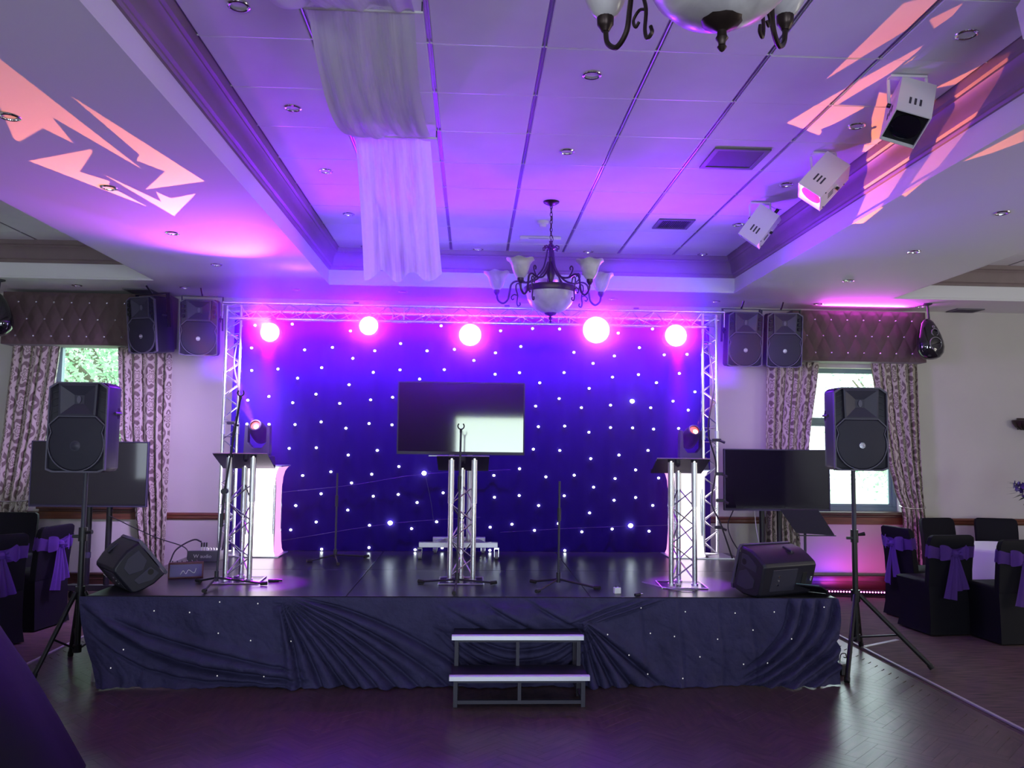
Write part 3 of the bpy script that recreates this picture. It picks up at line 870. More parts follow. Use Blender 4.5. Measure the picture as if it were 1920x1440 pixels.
# ================================================================== STARCLOTH
def cloth_y(x, z): return 8.44 + .006 * sin(x * 21 + .6 * sin(z * 2)) + .003 * sin(x * 47 + 1)
cl = MB(); cl.grid(lambda u, v: (-2.42 + 4.88 * u, cloth_y(-2.42 + 4.88 * u, v), STG + .004 + 2.40 * v), 260, 24)
star = cl.build('starcloth', 'starcloth', smooth=180)
tag(star, 'dark star backdrop cloth dotted with white LEDs behind the stage', 'backdrop')
STARS = [(-2.21,2.86),(-1.84,2.88),(-1.25,2.82),(-2.24,2.63),(-1.71,2.62),(-1.43,2.65),(-1.0,2.62),(-.74,2.7),(-1.22,2.54),(-2.23,2.4),(-1.97,2.42),(-1.53,2.44),(-1.01,2.4),(-.74,2.43),(-1.77,2.33),(-1.25,2.27),(-2.26,2.1),(-2.05,2.14),(-1.81,2.08),(-1.58,2.17),(-1.34,2.08),(-1.03,2.12),(-.81,2.15),(-2.26,1.86),(-2.04,1.86),(-1.78,1.86),(-1.52,1.89),(-1.27,1.83),(-1.04,1.88),(-.81,1.87),(-.33,2.89),(.28,2.85),(.61,2.88),(.89,2.88),(-.47,2.63),(-.19,2.65),(.23,2.62),(.49,2.69),(.01,2.54),(-.29,2.44),(-.54,2.34),(.23,2.4),(.48,2.42),(.69,2.32),(.65,2.08),(.68,1.87),(1.04,2.64),(1.46,2.61),(1.72,2.7),(1.98,2.63),(2.22,2.64),(1.24,2.53),(.94,2.43),(1.44,2.39),(1.71,2.42),(2.14,2.44),(1.9,2.34),(1.2,2.27),(.89,2.16),(1.12,2.07),(1.42,2.1),(1.84,2.08),(2.07,2.15),(2.23,2.06),(2.3,2.25),(.95,1.88),(1.2,1.82),(1.42,1.87),(1.65,1.87),(1.87,1.86),(2.13,1.87),(2.3,1.79),(1.5,2.85),(1.86,2.9),(-1.83,1.62),(-1.56,1.63),(-1.24,1.56),(-.95,1.61),(-1.69,1.35),(-1.41,1.39),(-1.0,1.37),(-1.2,1.28),(-.73,1.45),(-1.5,1.17),(-1.75,1.05),(-.98,1.15),(-.73,1.17),(-1.23,1.01),(-1.54,.89),(-1.79,.81),(-1.01,.86),(-1.48,.62),(-1.01,.64),(-.19,1.39),(.23,1.37),(.49,1.44),(.76,1.36),(.63,1.64),(-.54,1.09),(-.28,1.19),(.24,1.15),(.49,1.17),(.69,1.07),(-.59,.83),(-.34,.9),(-.02,1.02),(-.1,.82),(.2,.85),(.42,.88),(.65,.82),(.89,.89),(-.55,.62),(-.28,.64),(.2,.62),(.9,1.63),(1.22,1.55),(1.51,1.59),(1.81,1.64),(1.68,1.44),(1.47,1.35),(1.05,1.38),(1.25,1.26),(1.92,1.36),(.95,1.17),(1.46,1.13),(1.68,1.16),(1.86,1.08),(1.21,1.0),(1.13,.81),(1.44,.84),(1.82,.82),(.96,.62)]
sm = MB().lathe([(0, -.012), (.0105, -.007), (.0135, 0), (.0105, .007), (0, .012)], 10).mesh('star_light', 'star')
bm_ = MB().lathe([(0, -.022), (.018, -.013), (.024, 0), (.018, .013), (0, .022)], 12).mesh('star_light', EM('bright_star_led', (.80, .94, 1.0), 22.0))
for x, z in STARS: link('star_light', sm, star, (x, cloth_y(x, 0) - .012, max(z, STG + .016)))
for x, z in ((-.475, 1.385), (-.805, .885), (1.63, .875), (1.645, 2.144)): link('star_light', bm_, star, (x, cloth_y(x, 0) - .02, z))
# thin LED cables that show against the cloth
for pts in ([(-2.0, 8.41, 1.17), (-1.2, 8.41, 1.26), (-.5, 8.41, 1.375), (.4, 8.41, 1.43)], [(-1.9, 8.41, .70), (-.8, 8.41, .88), (.1, 8.41, .95)], [(.3, 8.41, .80), (1.1, 8.41, .85), (2.2, 8.41, .89)], [(-.46, 8.41, 1.36), (-.40, 8.41, 1.1), (-.37, 8.41, .9)]):
    MB().tube(catmull(pts, 5), .0022, 5).build('cable', 'blackgrey', star)

# ================================================================== TRUSS
def lattice(a, b, n, R, parent, mesh_cache={}):
    # zig-zag of single braces between two parallel chords a(t), b(t)
    for i in range(n):
        p = a(i / n) if i % 2 == 0 else b(i / n)
        q = b((i + 1) / n) if i % 2 == 0 else a((i + 1) / n)
        MB().cyl(p, q, R, n=6, caps=False).build('brace', 'alu', parent)

def truss_tower(sgn, label):
    t = thing('truss_tower', label, 'truss', (sgn * 2.33 + (.03 if sgn > 0 else 0), 8.15, STG), group=None)
    ch = [Vector((-.095 * -sgn * -1, .05, 0)), Vector((.085 * sgn * -1, -.07, 0)), Vector((.03 * -sgn, .145, 0))]
    ch = [Vector((sgn * .10, .06, 0)), Vector((-sgn * .075, -.07, 0)), Vector((-sgn * .015, .15, 0))]
    H = 2.42
    for c in ch: MB().cyl(c + Vector((0, 0, .012)), c + Vector((0, 0, H)), .0155, n=12).build('chord', 'alu', t)
    for i, j in ((0, 1), (1, 2), (0, 2)):
        a = lambda s, c=ch[i]: c + Vector((0, 0, .03 + s * (H - .06)))
        b = lambda s, c=ch[j]: c + Vector((0, 0, .03 + s * (H - .06)))
        lattice(a, b, 22, .0052, t)
    for z in (.02, 1.13, 1.27, 2.13, 2.30, H):
        for i, j in ((0, 1), (1, 2), (0, 2)):
            MB().cyl(ch[i] + Vector((0, 0, z)), ch[j] + Vector((0, 0, z)), .006, n=6).build('cross_bar', 'alu', t)
    MB().box((0, .03, .006), (.40, .40, .012)).build('base_plate', 'alu_soft', t, smooth=0, bevel=.002)
    for z in (1.2, ):
        for c in ch: MB().cyl(c + Vector((0, 0, z - .045)), c + Vector((0, 0, z + .045)), .021, n=12).build('coupler', 'alu_soft', t)
    return t
truss_tower(-1, 'silver lattice truss tower at the left of the backdrop')
truss_tower(1, 'silver lattice truss tower at the right of the backdrop')
bt = thing('truss_beam', 'silver lattice truss spanning the stage top, carrying the lamps', 'truss', (0, 8.12, 2.94))
xa, xb = -2.43, 2.50
chb = [Vector((0, -.06, .085)), Vector((0, -.06, -.068)), Vector((0, .12, .03))]
for k, c in enumerate(chb):
    lo, hi = (xa, xb) if k != 1 else (-2.36, 2.32)
    MB().cyl((lo, c.y, c.z), (hi, c.y, c.z), .0155, n=12).build('chord', 'alu', bt)
for i, j, n in ((0, 1, 38), (1, 2, 38), (0, 2, 38)):
    a = lambda s, c=chb[i]: Vector((-2.28 + s * 4.56, c.y, c.z)); b = lambda s, c=chb[j]: Vector((-2.28 + s * 4.56, c.y, c.z))
    lattice(a, b, n, .0050, bt)
for x in (xa, -.79, -.68, .84, .95, xb):
    MB().cyl((x, chb[0].y, chb[0].z), (x, chb[1].y, chb[1].z), .006, n=6).build('cross_bar', 'alu', bt)
for x in (-1.15, .33, 1.62):
    MB().box((x, -.02, .105), (.05, .05, .03)).build('clamp', 'blackmetal', bt, smooth=0, bevel=.004)
# black power leads taped down the towers
def cable(name, label, pts, r=.006, mat='rubber', n=7, group=None):
    o = MB().tube(catmull(pts, n), r, 6).build(name, mat)
    return tag(o, label, 'cable', group)
cable('power_cable', 'black power cable running down the left truss tower', [(-2.27, 8.17, 2.85), (-2.30, 8.05, 2.45), (-2.24, 8.06, 2.1), (-2.31, 8.12, 1.7), (-2.27, 8.05, 1.2), (-2.33, 8.10, .9), (-2.36, 8.05, .625), (-2.48, 7.95, .612)], .008)
cable('power_cable', 'black power cable looping down the right truss tower', [(2.34, 8.17, 2.85), (2.38, 8.04, 2.3), (2.33, 8.06, 1.85), (2.42, 8.1, 1.5), (2.35, 8.03, 1.15), (2.42, 7.98, .95), (2.53, 7.96, .612)], .008)
def clip(x, z, label):
    t = thing('cable_clip', label, 'clip', (x, 8.05, z))
    MB().box((0, 0, 0), (.085, .045, .03)).build('jaw', 'blackmetal', t, smooth=0, bevel=.006)
    MB().cyl((.03, -.02, -.005), (.07, -.045, -.025), .012, n=8).build('knob', 'blackmetal', t)
clip(-2.30, 1.86, 'black clip on the left truss tower')
for x, z, s in ((2.41, 1.75, 'uppermost on the right truss tower'), (2.43, 1.42, 'second from top on the right truss tower'), (2.44, 1.16, 'third from top on the right truss tower'), (2.42, .90, 'lowest on the right truss tower')):
    clip(x, z, 'black cable clip, ' + s)

# ------------------------------------------------ PAR lamps
ORD = ['first', 'second', 'third', 'fourth', 'fifth', 'sixth', 'seventh', 'eighth']
for i, (x, z, r) in enumerate(LAMPS):
    t = thing('stage_light', 'glowing magenta-white stage lamp under the truss, %s from the left' % ORD[i], 'stage light', (x, 8.0, z), 0, 'lamps on the truss')
    MB().lathe([(.05, .13), (r * .8, .12), (r * .95, .02), (r, -.09), (r + .012, -.10), (r + .012, -.112), (r, -.112), (r - .004, -.09)], 24, q=Matrix.Rotation(radians(-90), 3, 'X')).build('can', 'black', t)
    MB().lathe([(0, 0), (r * .5, .010), (r * .9, .004), (r, 0)], 24, (0, -.108, 0), Matrix.Rotation(radians(90), 3, 'X')).build('lens', 'lamp', t)
    zt = 2.872 - z
    MB().tube([(-r - .02, 0, 0), (-r - .02, 0, zt - .05), (r + .02, 0, zt - .05), (r + .02, 0, 0)], .007, 6).build('yoke', 'blackmetal', t)
    MB().box((0, .02, zt - .02), (.04, .05, .05)).build('hook_clamp', 'blackmetal', t, smooth=0, bevel=.006)

# ------------------------------------------------ lit plinths and moving heads
def plinth(x, y, out, label):
    t = thing('lit_plinth', label, 'plinth', (x, y, STG))
    MB().box((0, 0, .006), (.40, .40, .012)).build('base_plate', 'alu_soft', t, smooth=0, bevel=.002)
    MB().box((0, 0, .852), (.40, .40, .012)).build('top_plate', 'alu_soft', t, smooth=0, bevel=.002)
    prof = [(.165, .014), (.152, .05), (.145, .12), (.140, .25), (.137, .45), (.138, .62), (.146, .74), (.160, .80), (.180, .835), (.192, .846)]
    for k, mt in enumerate(('plinth', 'plinthside' if out < 0 else 'plinth', 'plinthside', 'plinth' if out < 0 else 'plinthside')):
        m = MB()
        a = -pi / 2 + k * pi / 2
        n = Vector((cos(a), sin(a), 0)); s = Vector((-sin(a), cos(a), 0))
        vs = []
        for r, z in prof:
            for j in range(7):
                q = j / 6 * 2 - 1
                bow = .012 * (1 - q * q) * sin(pi * min(1, z / .84))
                vs.append(n * (r - bow) + s * (r * q * .93) + Vector((0, 0, z)))
        fs = [(i * 7 + j, i * 7 + j + 1, (i + 1) * 7 + j + 1, (i + 1) * 7 + j) for i in range(len(prof) - 1) for j in range(6)]
        m.add(vs, fs).build('lycra_panel', mt, t, smooth=180)
    for sx in (-1, 1):
        for sy in (-1, 1):
            MB().cyl((sx * .128, sy * .128, .012), (sx * .128, sy * .128, .846), .014, n=10).build('corner_tube', 'alu', t)
    return t
plinth(-1.99, 8.13, -1, 'white glowing lycra plinth with a pink side, behind the left lectern')
plinth(2.13, 8.20, 1, 'white glowing lycra plinth behind the right lectern')

def moving_head(x, y, target, label):
    z0 = STG + .858
    t = thing('moving_head_light', label, 'stage light', (x, y, z0))
    MB().prism([(-.15, 0), (.15, 0), (.14, .085), (.10, .10), (-.10, .10), (-.14, .085)], -.11, .11, 'xzy').build('base', 'black', t, smooth=0, bevel=.006)
    MB().prism([(-.125, .10), (.125, .10), (.125, .15), (.118, .385), (.090, .385), (.086, .215), (.045, .165), (-.045, .165), (-.086, .215), (-.090, .385), (-.118, .385), (-.125, .15)], -.045, .045, 'xzy').build('yoke', 'blackgrey', t, smooth=0, bevel=.005)
    c = Vector((0, .02, .325))
    d = (Vector(target) - (Vector((x, y, z0)) + c)).normalized()
    q = d.to_track_quat('Z', 'Y').to_matrix()
    hd = MB().lathe([(0, -.15), (.055, -.145), (.080, -.11), (.084, -.02), (.078, .06), (.060, .105), (.058, .135), (.046, .137), (.044, .12)], 20, c, q).build('head', 'black', t)
    MB().lathe([(0, .124), (.030, .1235), (.045, .121)], 20, c, q).build('lens', 'orange', t)
    e = c + q @ Vector((.010, -.014, .1285))
    MB().lathe([(0, 0), (.020, -.001), (.024, -.003)], 14, e, q).build('lens_core', 'hot', t)
    return t
moving_head(-2.07, 8.14, AIM_L, 'black moving head light with orange lens on the left glowing plinth')
moving_head(2.18, 8.14, AIM_R, 'black moving head light with orange lens on the right glowing plinth')

# ================================================================== LOUDSPEAKERS
def speaker(M4, label, kind='stand', badge=True, sc=1.0, group=None):
    t = thing('loudspeaker', label, 'speaker', M4=M4 @ Matrix.Scale(sc, 4), group=group)
    plan = [(-.205, -.150), (.205, -.150), (.212, -.02), (.190, .08), (.160, .165), (.135, .185), (-.135, .185), (-.160, .165), (-.190, .08), (-.212, -.02)]
    m = MB()
    lo = [(x * .93, y * .93, .006) for x, y in plan]; a = [(x, y, .03) for x, y in plan]; b = [(x, y, .632) for x, y in plan]; hi = [(x * .90, y * .93, .656) for x, y in plan]
    n = len(plan)
    m.add(lo + a + b + hi, [(k * n + i, k * n + (i + 1) % n, (k + 1) * n + (i + 1) % n, (k + 1) * n + i) for k in range(3) for i in range(n)] + [tuple(range(n))[::-1], tuple(range(3 * n, 4 * n))])
    m.build('cabinet', 'black', t, smooth=25, bevel=.006)
    # worn edge of the moulded baffle
    o = [(-.212, .02), (-.165, .002), (.165, .002), (.212, .02), (.212, .622), (.155, .660), (-.155, .660), (-.212, .622)]
    i = [(p[0] * .955, .33 + (p[1] - .33) * .965) for p in o]
    m = MB(); n = 8
    vs = [(p[0], -.148, p[1]) for p in o] + [(p[0], -.176, p[1]) for p in o] + [(p[0], -.176, p[1]) for p in i] + [(p[0], -.150, p[1]) for p in i]
    m.add(vs, [(k * n + j, k * n + (j + 1) % n, (k + 1) * n + (j + 1) % n, (k + 1) * n + j) for k in range(3) for j in range(n)])
    m.build('baffle_rim', 'rim', t, smooth=0)
    # square horn flare with its throat
    ho = [(-.132, .412), (.132, .412), (.140, .645), (-.140, .645)]
    hi_ = [(-.118, .424), (.118, .424), (.126, .633), (-.126, .633)]
    th = [(-.035, .500), (.035, .500), (.035, .565), (-.035, .565)]
    m = MB()
    vs = [(x, -.150, z) for x, z in ho] + [(x, -.182, z) for x, z in ho] + [(x, -.184, z) for x, z in hi_] + [(x, -.154, z) for x, z in th]
    m.add(vs, [(k * 4 + j, k * 4 + (j + 1) % 4, (k + 1) * 4 + (j + 1) % 4, (k + 1) * 4 + j) for k in range(3) for j in range(4)])
    m.build('horn', 'blackgrey', t, smooth=0)
    MB().prism([(.016 * cos(k * pi / 6), .532 + .028 * sin(k * pi / 6) * 1.0) for k in range(12)], -.163, -.152, 'xzy').build('throat', 'rim', t, smooth=0)
    MB().box((0, -.1515, .532), (.07, .003, .065)).build('throat_plate', 'blackgrey', t, smooth=0)
    # woofer grille: circle cut to a flat-topped shape
    g = [(.196 * cos(radians(d)), .208 + .196 * sin(radians(d))) for d in range(-205, 26, 10)]
    g += [(.196, .345), (.132, .405), (-.132, .405), (-.196, .345)]
    m = MB(); n = len(g); cz = .215
    rings = [(1.0, -.150), (1.0, -.170), (.955, -.176), (.5, -.184), (.12, -.186)]
    vs = [(x * k, y, cz + (z - cz) * k) for k, y in rings for x, z in g]
    m.add(vs, [(k * n + j, k * n + (j + 1) % n, (k + 1) * n + (j + 1) % n, (k + 1) * n + j) for k in range(len(rings) - 1) for j in range(n)] + [tuple(range(4 * n, 5 * n))])
    m.build('woofer_grille', 'grille', t, smooth=25)
    g2 = [(x * 1.035, cz + (z - cz) * 1.035) for x, z in g]
    m = MB(); vs = [(x, y, z) for gg, y in ((g2, -.150), (g2, -.178), (g, -.178), (g, -.150)) for x, z in gg]
    m.add(vs, [(k * n + j, k * n + (j + 1) % n, (k + 1) * n + (j + 1) % n, (k + 1) * n + j) for k in range(3) for j in range(n)])
    m.build('grille_rim', 'rim', t, smooth=0)
    if badge:
        bd = MB().lathe([(0, .004), (.023, .003), (.026, 0)], 20, (0, -.187, .200), Matrix.Rotation(radians(90), 3, 'X')).build('badge', 'badge', t)
        text_part('badge_lettering', 'RCF', .019, 'printwhite', bd, front_at(0, -.1915, .200))
    else:
        MB().lathe([(0, .005), (.020, .004), (.026, 0), (.038, -.001)], 20, (0, -.187, .195), Matrix.Rotation(radians(90), 3, 'X')).build('dust_cap', 'blackgrey', t)
    for sx in (-1, 1):
        for k in range(4):
            MB().box((sx * .166, -.154, .44 + .05 * k), (.055, .006, .005), Matrix.Rotation(sx * .35, 3, 'Y')).build('baffle_rib', 'black', t, smooth=0)
        if kind == 'hang':
            for k in range(3): MB().lathe([(.0, .006), (.019, .006), (.022, 0)], 12, (sx * .172, -.176, .46 + .055 * k), Matrix.Rotation(radians(90), 3, 'X')).build('port', 'hole', t)
        # recessed side handle
        Rz = Matrix.Rotation(sx * radians(-17), 3, 'Z')
        MB().prism([(-.05, .40), (.05, .40), (.06, .42), (.06, .46), (.05, .48), (-.05, .48), (-.06, .46), (-.06, .42)], sx * .196, sx * .205, 'yzx').build('handle_recess', 'hole', t, smooth=0)
        MB().tube([(sx * .200, -.055, .44), (sx * .216, -.05, .44), (sx * .216, .05, .44), (sx * .196, .055, .44)], .010, 6).build('handle', 'blackgrey', t)
    # moulded end caps with finger grooves
    for z0, z1 in ((.654, .662), (.0, .008)):
        MB().prism([(-.15, -.10), (-.02, -.10), (.03, -.02), (-.02, .10), (-.10, .10), (-.15, .02)], z0, z1, 'xyz').build('end_panel', 'blackgrey', t, smooth=0, bevel=.003)
        MB().prism([(.05, -.09), (.15, -.11), (.165, -.03), (.11, .09), (.05, .10)], z0, z1, 'xyz').build('end_panel', 'blackgrey', t, smooth=0, bevel=.003)
        MB().cyl((.09, -.06, z0 - .001), (.09, -.06, z1 + .002), .028, n=14).build('rubber_foot', 'rubber', t)
    MB().box((0, .183, .27), (.21, .012, .30)).build('rear_panel', 'blackgrey', t, smooth=0, bevel=.004)
    MB().box((0, .180, .52), (.13, .02, .06)).build('rear_handle', 'hole', t, smooth=0, bevel=.004)
    for k in range(3): MB().cyl((-.04 + .04 * k, .186, .20), (-.04 + .04 * k, .196, .20), .010, n=10).build('socket', 'chrome', t)
    if kind == 'wedge':
        text_part('rear_lettering', 'RCF', .026, 'printwhite', t, Matrix.Translation((0, .193, .60)) @ Matrix.Rotation(pi, 4, 'Z') @ FRONT)
    return t

def facing(pos, rz=0, rx=0):
    return Matrix.Translation(pos) @ Matrix.Rotation(rz, 4, 'Z') @ Matrix.Rotation(rx, 4, 'X')
speaker(facing((-2.865, 6.33, 1.437), radians(-1)), 'black loudspeaker on the tripod stand at the left, before the left window', badge=False)
speaker(facing((3.075, 6.55, 1.502), radians(-2.5)), 'black loudspeaker on the tripod stand at the right, before the right window')

def speaker_stand(x, y, top, feet, hub, low, label):
    t = thing('speaker_stand', label, 'stand', (x, y, 0))
    MB().cyl((0, 0, low), (0, 0, .98), .0215, n=14).build('outer_pole', 'blackmetal', t)
    MB().cyl((0, 0, .96), (0, 0, top), .0175, n=14).build('inner_pole', 'blackgrey', t)
    MB().cyl((0, 0, .93), (0, 0, 1.03), .030, n=14).build('collar', 'blackmetal', t)
    MB().cyl((.02, -.01, .99), (.075, -.02, 1.0), .009, .016, 8).build('knob', 'blackmetal', t)
    MB().box((-.045, -.01, .965), (.05, .02, .022)).build('safety_pin', 'blackmetal', t, smooth=0, bevel=.004)
    MB().cyl((0, 0, hub - .05), (0, 0, hub + .04), .034, n=14).build('hub', 'blackmetal', t)
    MB().cyl((0, 0, low - .005), (0, 0, low + .05), .030, n=14).build('lower_collar', 'blackmetal', t)
    for fx, fy in feet:
        f = Vector((fx - x, fy - y, .014))
        d = Vector((f.x, f.y, 0)).normalized()
        a = d * .032 + Vector((0, 0, hub))
        lg = MB().cyl(a, f, .0175, n=10).build('leg', 'blackmetal', t)
        MB().cyl(f + (a - f).normalized() * .03, f - Vector((0, 0, .008)), .021, n=10).build('rubber_foot', 'rubber', lg)
        m = a.lerp(f, .56)
        MB().tube([d * .028 + Vector((0, 0, low + .03)), m], .008, 6).build('brace', 'blackmetal', t)
    return t
speaker_stand(-2.865, 6.33, 1.45, [(-3.035, 6.06), (-3.09, 6.72), (-2.60, 6.42)], .56, .13, 'black tripod speaker stand at the left end of the stage')
speaker_stand(3.075, 6.55, 1.515, [(2.715, 5.945), (3.545, 6.30), (3.34, 7.03)], .515, .16, 'black tripod speaker stand at the right end of the stage')

def wedge(pos, normal, tilt_axis_sign, label, sc):
    n = Vector(normal).normalized()
    h = Vector((n.x, n.y, 0)).normalized()
    a = Vector((-h.y, h.x, 0)) * tilt_axis_sign     # long axis
    yv = -n
    zv = a
    xv = yv.cross(zv)
    R = Matrix((xv, yv, zv)).transposed().to_4x4()
    pts = [R @ Vector((x, y, 0)) for x, y in [(-.212, -.17), (.212, -.17), (.212, -.02), (.175, .10), (.12, .18), (-.12, .18), (-.175, .10), (-.212, -.02)]]
    mz = min(p.z for p in pts) * sc
    mid = R @ Vector((0, 0, .33)) * sc
    M4 = Matrix.Translation((pos[0] - mid.x, pos[1] - mid.y, STG + .006 - mz)) @ R
    return speaker(M4, label, 'wedge', True, sc)
wedge((-2.50, 6.29), (.66, .50, .66), 1, 'black wedge monitor lying at the left front corner of the stage', .75)
wedge((2.25, 6.10), (-.34, .74, .24), -1, 'black wedge monitor lying at the right front corner of the stage', .80)

def hung(x, y, z, rz, label, rx=radians(7)):
    t = speaker(facing((x, y, z), rz, rx), label, 'hang', True, .93, 'speakers hung from the ceiling')
    m = MB()
    for s in (-1, 1): m.box((s * .232, .02, .50), (.008, .05, .40))
    m.box((0, .02, .70), (.472, .06, .010))
    m.build('bracket', 'blackmetal', t, smooth=0)
    MB().cyl((0, .02, .70), (0, -.07, .80), .012, n=8).build('bolt', 'chrome', t)
    return t
hung(-3.50, 9.20, 2.64, radians(-24), 'black hung loudspeaker overlapping the left pelmet')
hung(-2.98, 9.18, 2.62, radians(6), 'black hung loudspeaker beside the left truss tower')
hung(3.03, 9.20, 2.60, radians(1), 'black hung loudspeaker beside the right truss tower')
hung(3.50, 9.22, 2.60, radians(-4), 'black hung loudspeaker overlapping the right pelmet')

# ================================================================== SCREENS
def tv(x, y, z0, wd, ht, label, rz=0, feet='floor', base=0.0, tilt=0, group=None):
    t = thing('flat_screen_tv', label, 'television', (x, y, base), rz)
    z0 -= base
    MB().box((0, .02, z0 + ht / 2), (wd, .045, ht)).build('casing', 'black', t, smooth=0, bevel=.006)
    MB().box((0, -.0045, z0 + ht / 2 + .008), (wd - .028, .006, ht - .044)).build('screen', 'screen', t, smooth=0)
    MB().frame(-wd / 2, wd / 2, z0, z0 + ht, -.005, .010, .012).build('bezel', 'blackgrey', t, smooth=0, bevel=.002)
    MB().box((0, .10, z0 + ht * .48), (.52, .11, .38)).build('rear_housing', 'black', t, smooth=0, bevel=.02)
    return t, z0
def tv_floor(x, y, z0, wd, ht, label, rz, poles):
    t, z = tv(x, y, z0, wd, ht, label, rz)
    for px in poles:
        MB().cyl((px, .16, .11), (px, .16, z + ht * .75), .030, n=14).build('pole', 'blackmetal', t)
        MB().cyl((px, .16, .44), (px, .16, .50), .036, n=14).build('pole_collar', 'blackgrey', t)
    MB().box((0, .16, .13), (.62, .07, .06)).build('base_bar', 'blackmetal', t, smooth=0, bevel=.004)
    for s in (-1, 1):
        lg = MB().box((s * .33, -.04, .12), (.07, .78, .05), Matrix.Rotation(s * .25, 3, 'Z')).build('leg', 'blackmetal', t, smooth=0, bevel=.004)
        for yy in (-.40, .32):
            p = Matrix.Rotation(s * .25, 3, 'Z') @ Vector((0, yy + .0, 0))
            cx, cy = s * .33 + p.x, -.04 + p.y
            MB().cyl((cx - .012, cy, .036), (cx + .012, cy, .036), .034, n=14).build('castor', 'rubber', lg)
            MB().cyl((cx, cy, .05), (cx, cy, .10), .012, n=8).build('castor_stem', 'blackmetal', lg)
    return t
tv_floor(-3.995, 8.90, .985, 1.20, .685, 'large black flat screen on a wheeled stand at the left window', 0, (-.05, .16))
tv_floor(3.33, 8.90, 1.0, 1.17, .668, 'large black flat screen on a wheeled stand at the right window', 0, (-.115, .08))

def tv_center():
    t, z = tv(-.105, 8.10, 1.578, 1.245, .712, 'large flat screen on a silver wheeled trolley at centre stage', 0, base=STG)
    for px in (-.09, .09):
        MB().cyl((px, .13, .13), (px, .13, z + .5), .026, n=14).build('pole', 'silver', t)
    MB().box((-.005, -.20, .135), (.74, .07, .048)).build('front_beam', 'silver', t, smooth=0, bevel=.003)
    MB().box((-.005, .235, .135), (.52, .07, .048)).build('rear_beam', 'silver', t, smooth=0, bevel=.003)
    for s in (-1, 1):
        MB().box((s * .20, .02, .128), (.05, .46, .04), Matrix.Rotation(s * .22, 3, 'Z')).build('side_beam', 'silver', t, smooth=0, bevel=.003)
    MB().box((-.03, .0, z - .012), (.56, .02, .010)).build('sound_shelf', 'silver', t, smooth=0)
    for cx, cy in ((-.365, -.20), (.355, -.20), (-.24, .235), (.235, .235)):
        cst = MB().cyl((cx - .014, cy, .038), (cx + .014, cy, .038), .037, n=18).build('castor', 'greyrubber', t)
        MB().box((cx - .02, cy, .062), (.005, .045, .075)).box((cx + .02, cy, .062), (.005, .045, .075)).box((cx, cy, .102), (.046, .05, .016)).build('castor_fork', 'chrome', cst, smooth=0)
tv_center()

# ================================================================== LECTERNS
def lectern(x, y, label, rz=0):
    t = thing('truss_lectern', label, 'lectern', (x, y, STG), rz)
    MB().box((0, 0, .006), (.345, .34, .012)).build('base_plate', 'clearperspex', t, smooth=0, bevel=.002)
    for a, b in (((-.172, -.17), (.172, -.17)), ((.172, -.17), (.172, .17)), ((-.172, .17), (.172, .17)), ((-.172, -.17), (-.172, .17))):
        MB().cyl((a[0], a[1], .006), (b[0], b[1], .006), .0062, n=6).build('base_edge', 'alu_soft', t)
    chords = [(-.090, -.075, .955), (.090, -.075, .955), (-.005, .085, .875)]
    for cx, cy, h in chords:
        c = MB().cyl((cx, cy, .012), (cx, cy, h - .02), .0195, n=16).build('chord', 'alu', t)
        MB().cyl((cx, cy, h - .34), (cx, cy, h), .0235, n=16).build('sleeve', 'alu_soft', c)
        MB().cyl((cx, cy, .012), (cx, cy, .03), .027, n=14).build('foot_collar', 'alu_soft', c)
    for i, j in ((0, 1), (1, 2), (0, 2)):
        a = lambda s, c=chords[i]: Vector((c[0], c[1], .05 + s * .70)); b = lambda s, c=chords[j]: Vector((c[0], c[1], .05 + s * .70))
        lattice(a, b, 5, .0058, t)
    p = MB()
    A, B = Vector((0, -.13, .985)), Vector((0, .22, .865))
    d = (B - A).normalized(); nn = Vector((0, -d.z, d.y))
    for s in (0,):
        vs = []
        for v in (A, B):
            for xx in (-.205, .205):
                vs += [v + Vector((xx, 0, 0)) - nn * .004, v + Vector((xx, 0, 0)) + nn * .004]
        p.add(vs, [(0, 1, 3, 2), (4, 6, 7, 5), (0, 2, 6, 4), (1, 5, 7, 3), (0, 4, 5, 1), (2, 3, 7, 6)])
    p.build('top_panel', 'perspex', t, smooth=0)
    MB().cyl(A + Vector((-.205, 0, 0)), A + Vector((.205, 0, 0)), .0055, n=6).build('top_edge', 'alu_soft', t)
    MB().box(B + nn * .014 + Vector((0, -.004, 0)), (.41, .010, .030)).build('paper_ledge', 'perspex', t, smooth=0)
    for cx, cy, h in chords: MB().cyl((cx, cy, h - .005), (cx, cy, h + .012), .012, n=10).build('fixing', 'chrome', t)
    return t
lectern(-1.785, 6.60, 'silver truss lectern with smoked top at the left of the stage', radians(3))
lectern(-.065, 6.61, 'silver truss lectern in the middle of the stage before the screen', 0)
lectern(1.645, 6.45, 'silver truss lectern with smoked top at the right of the stage', radians(-4))

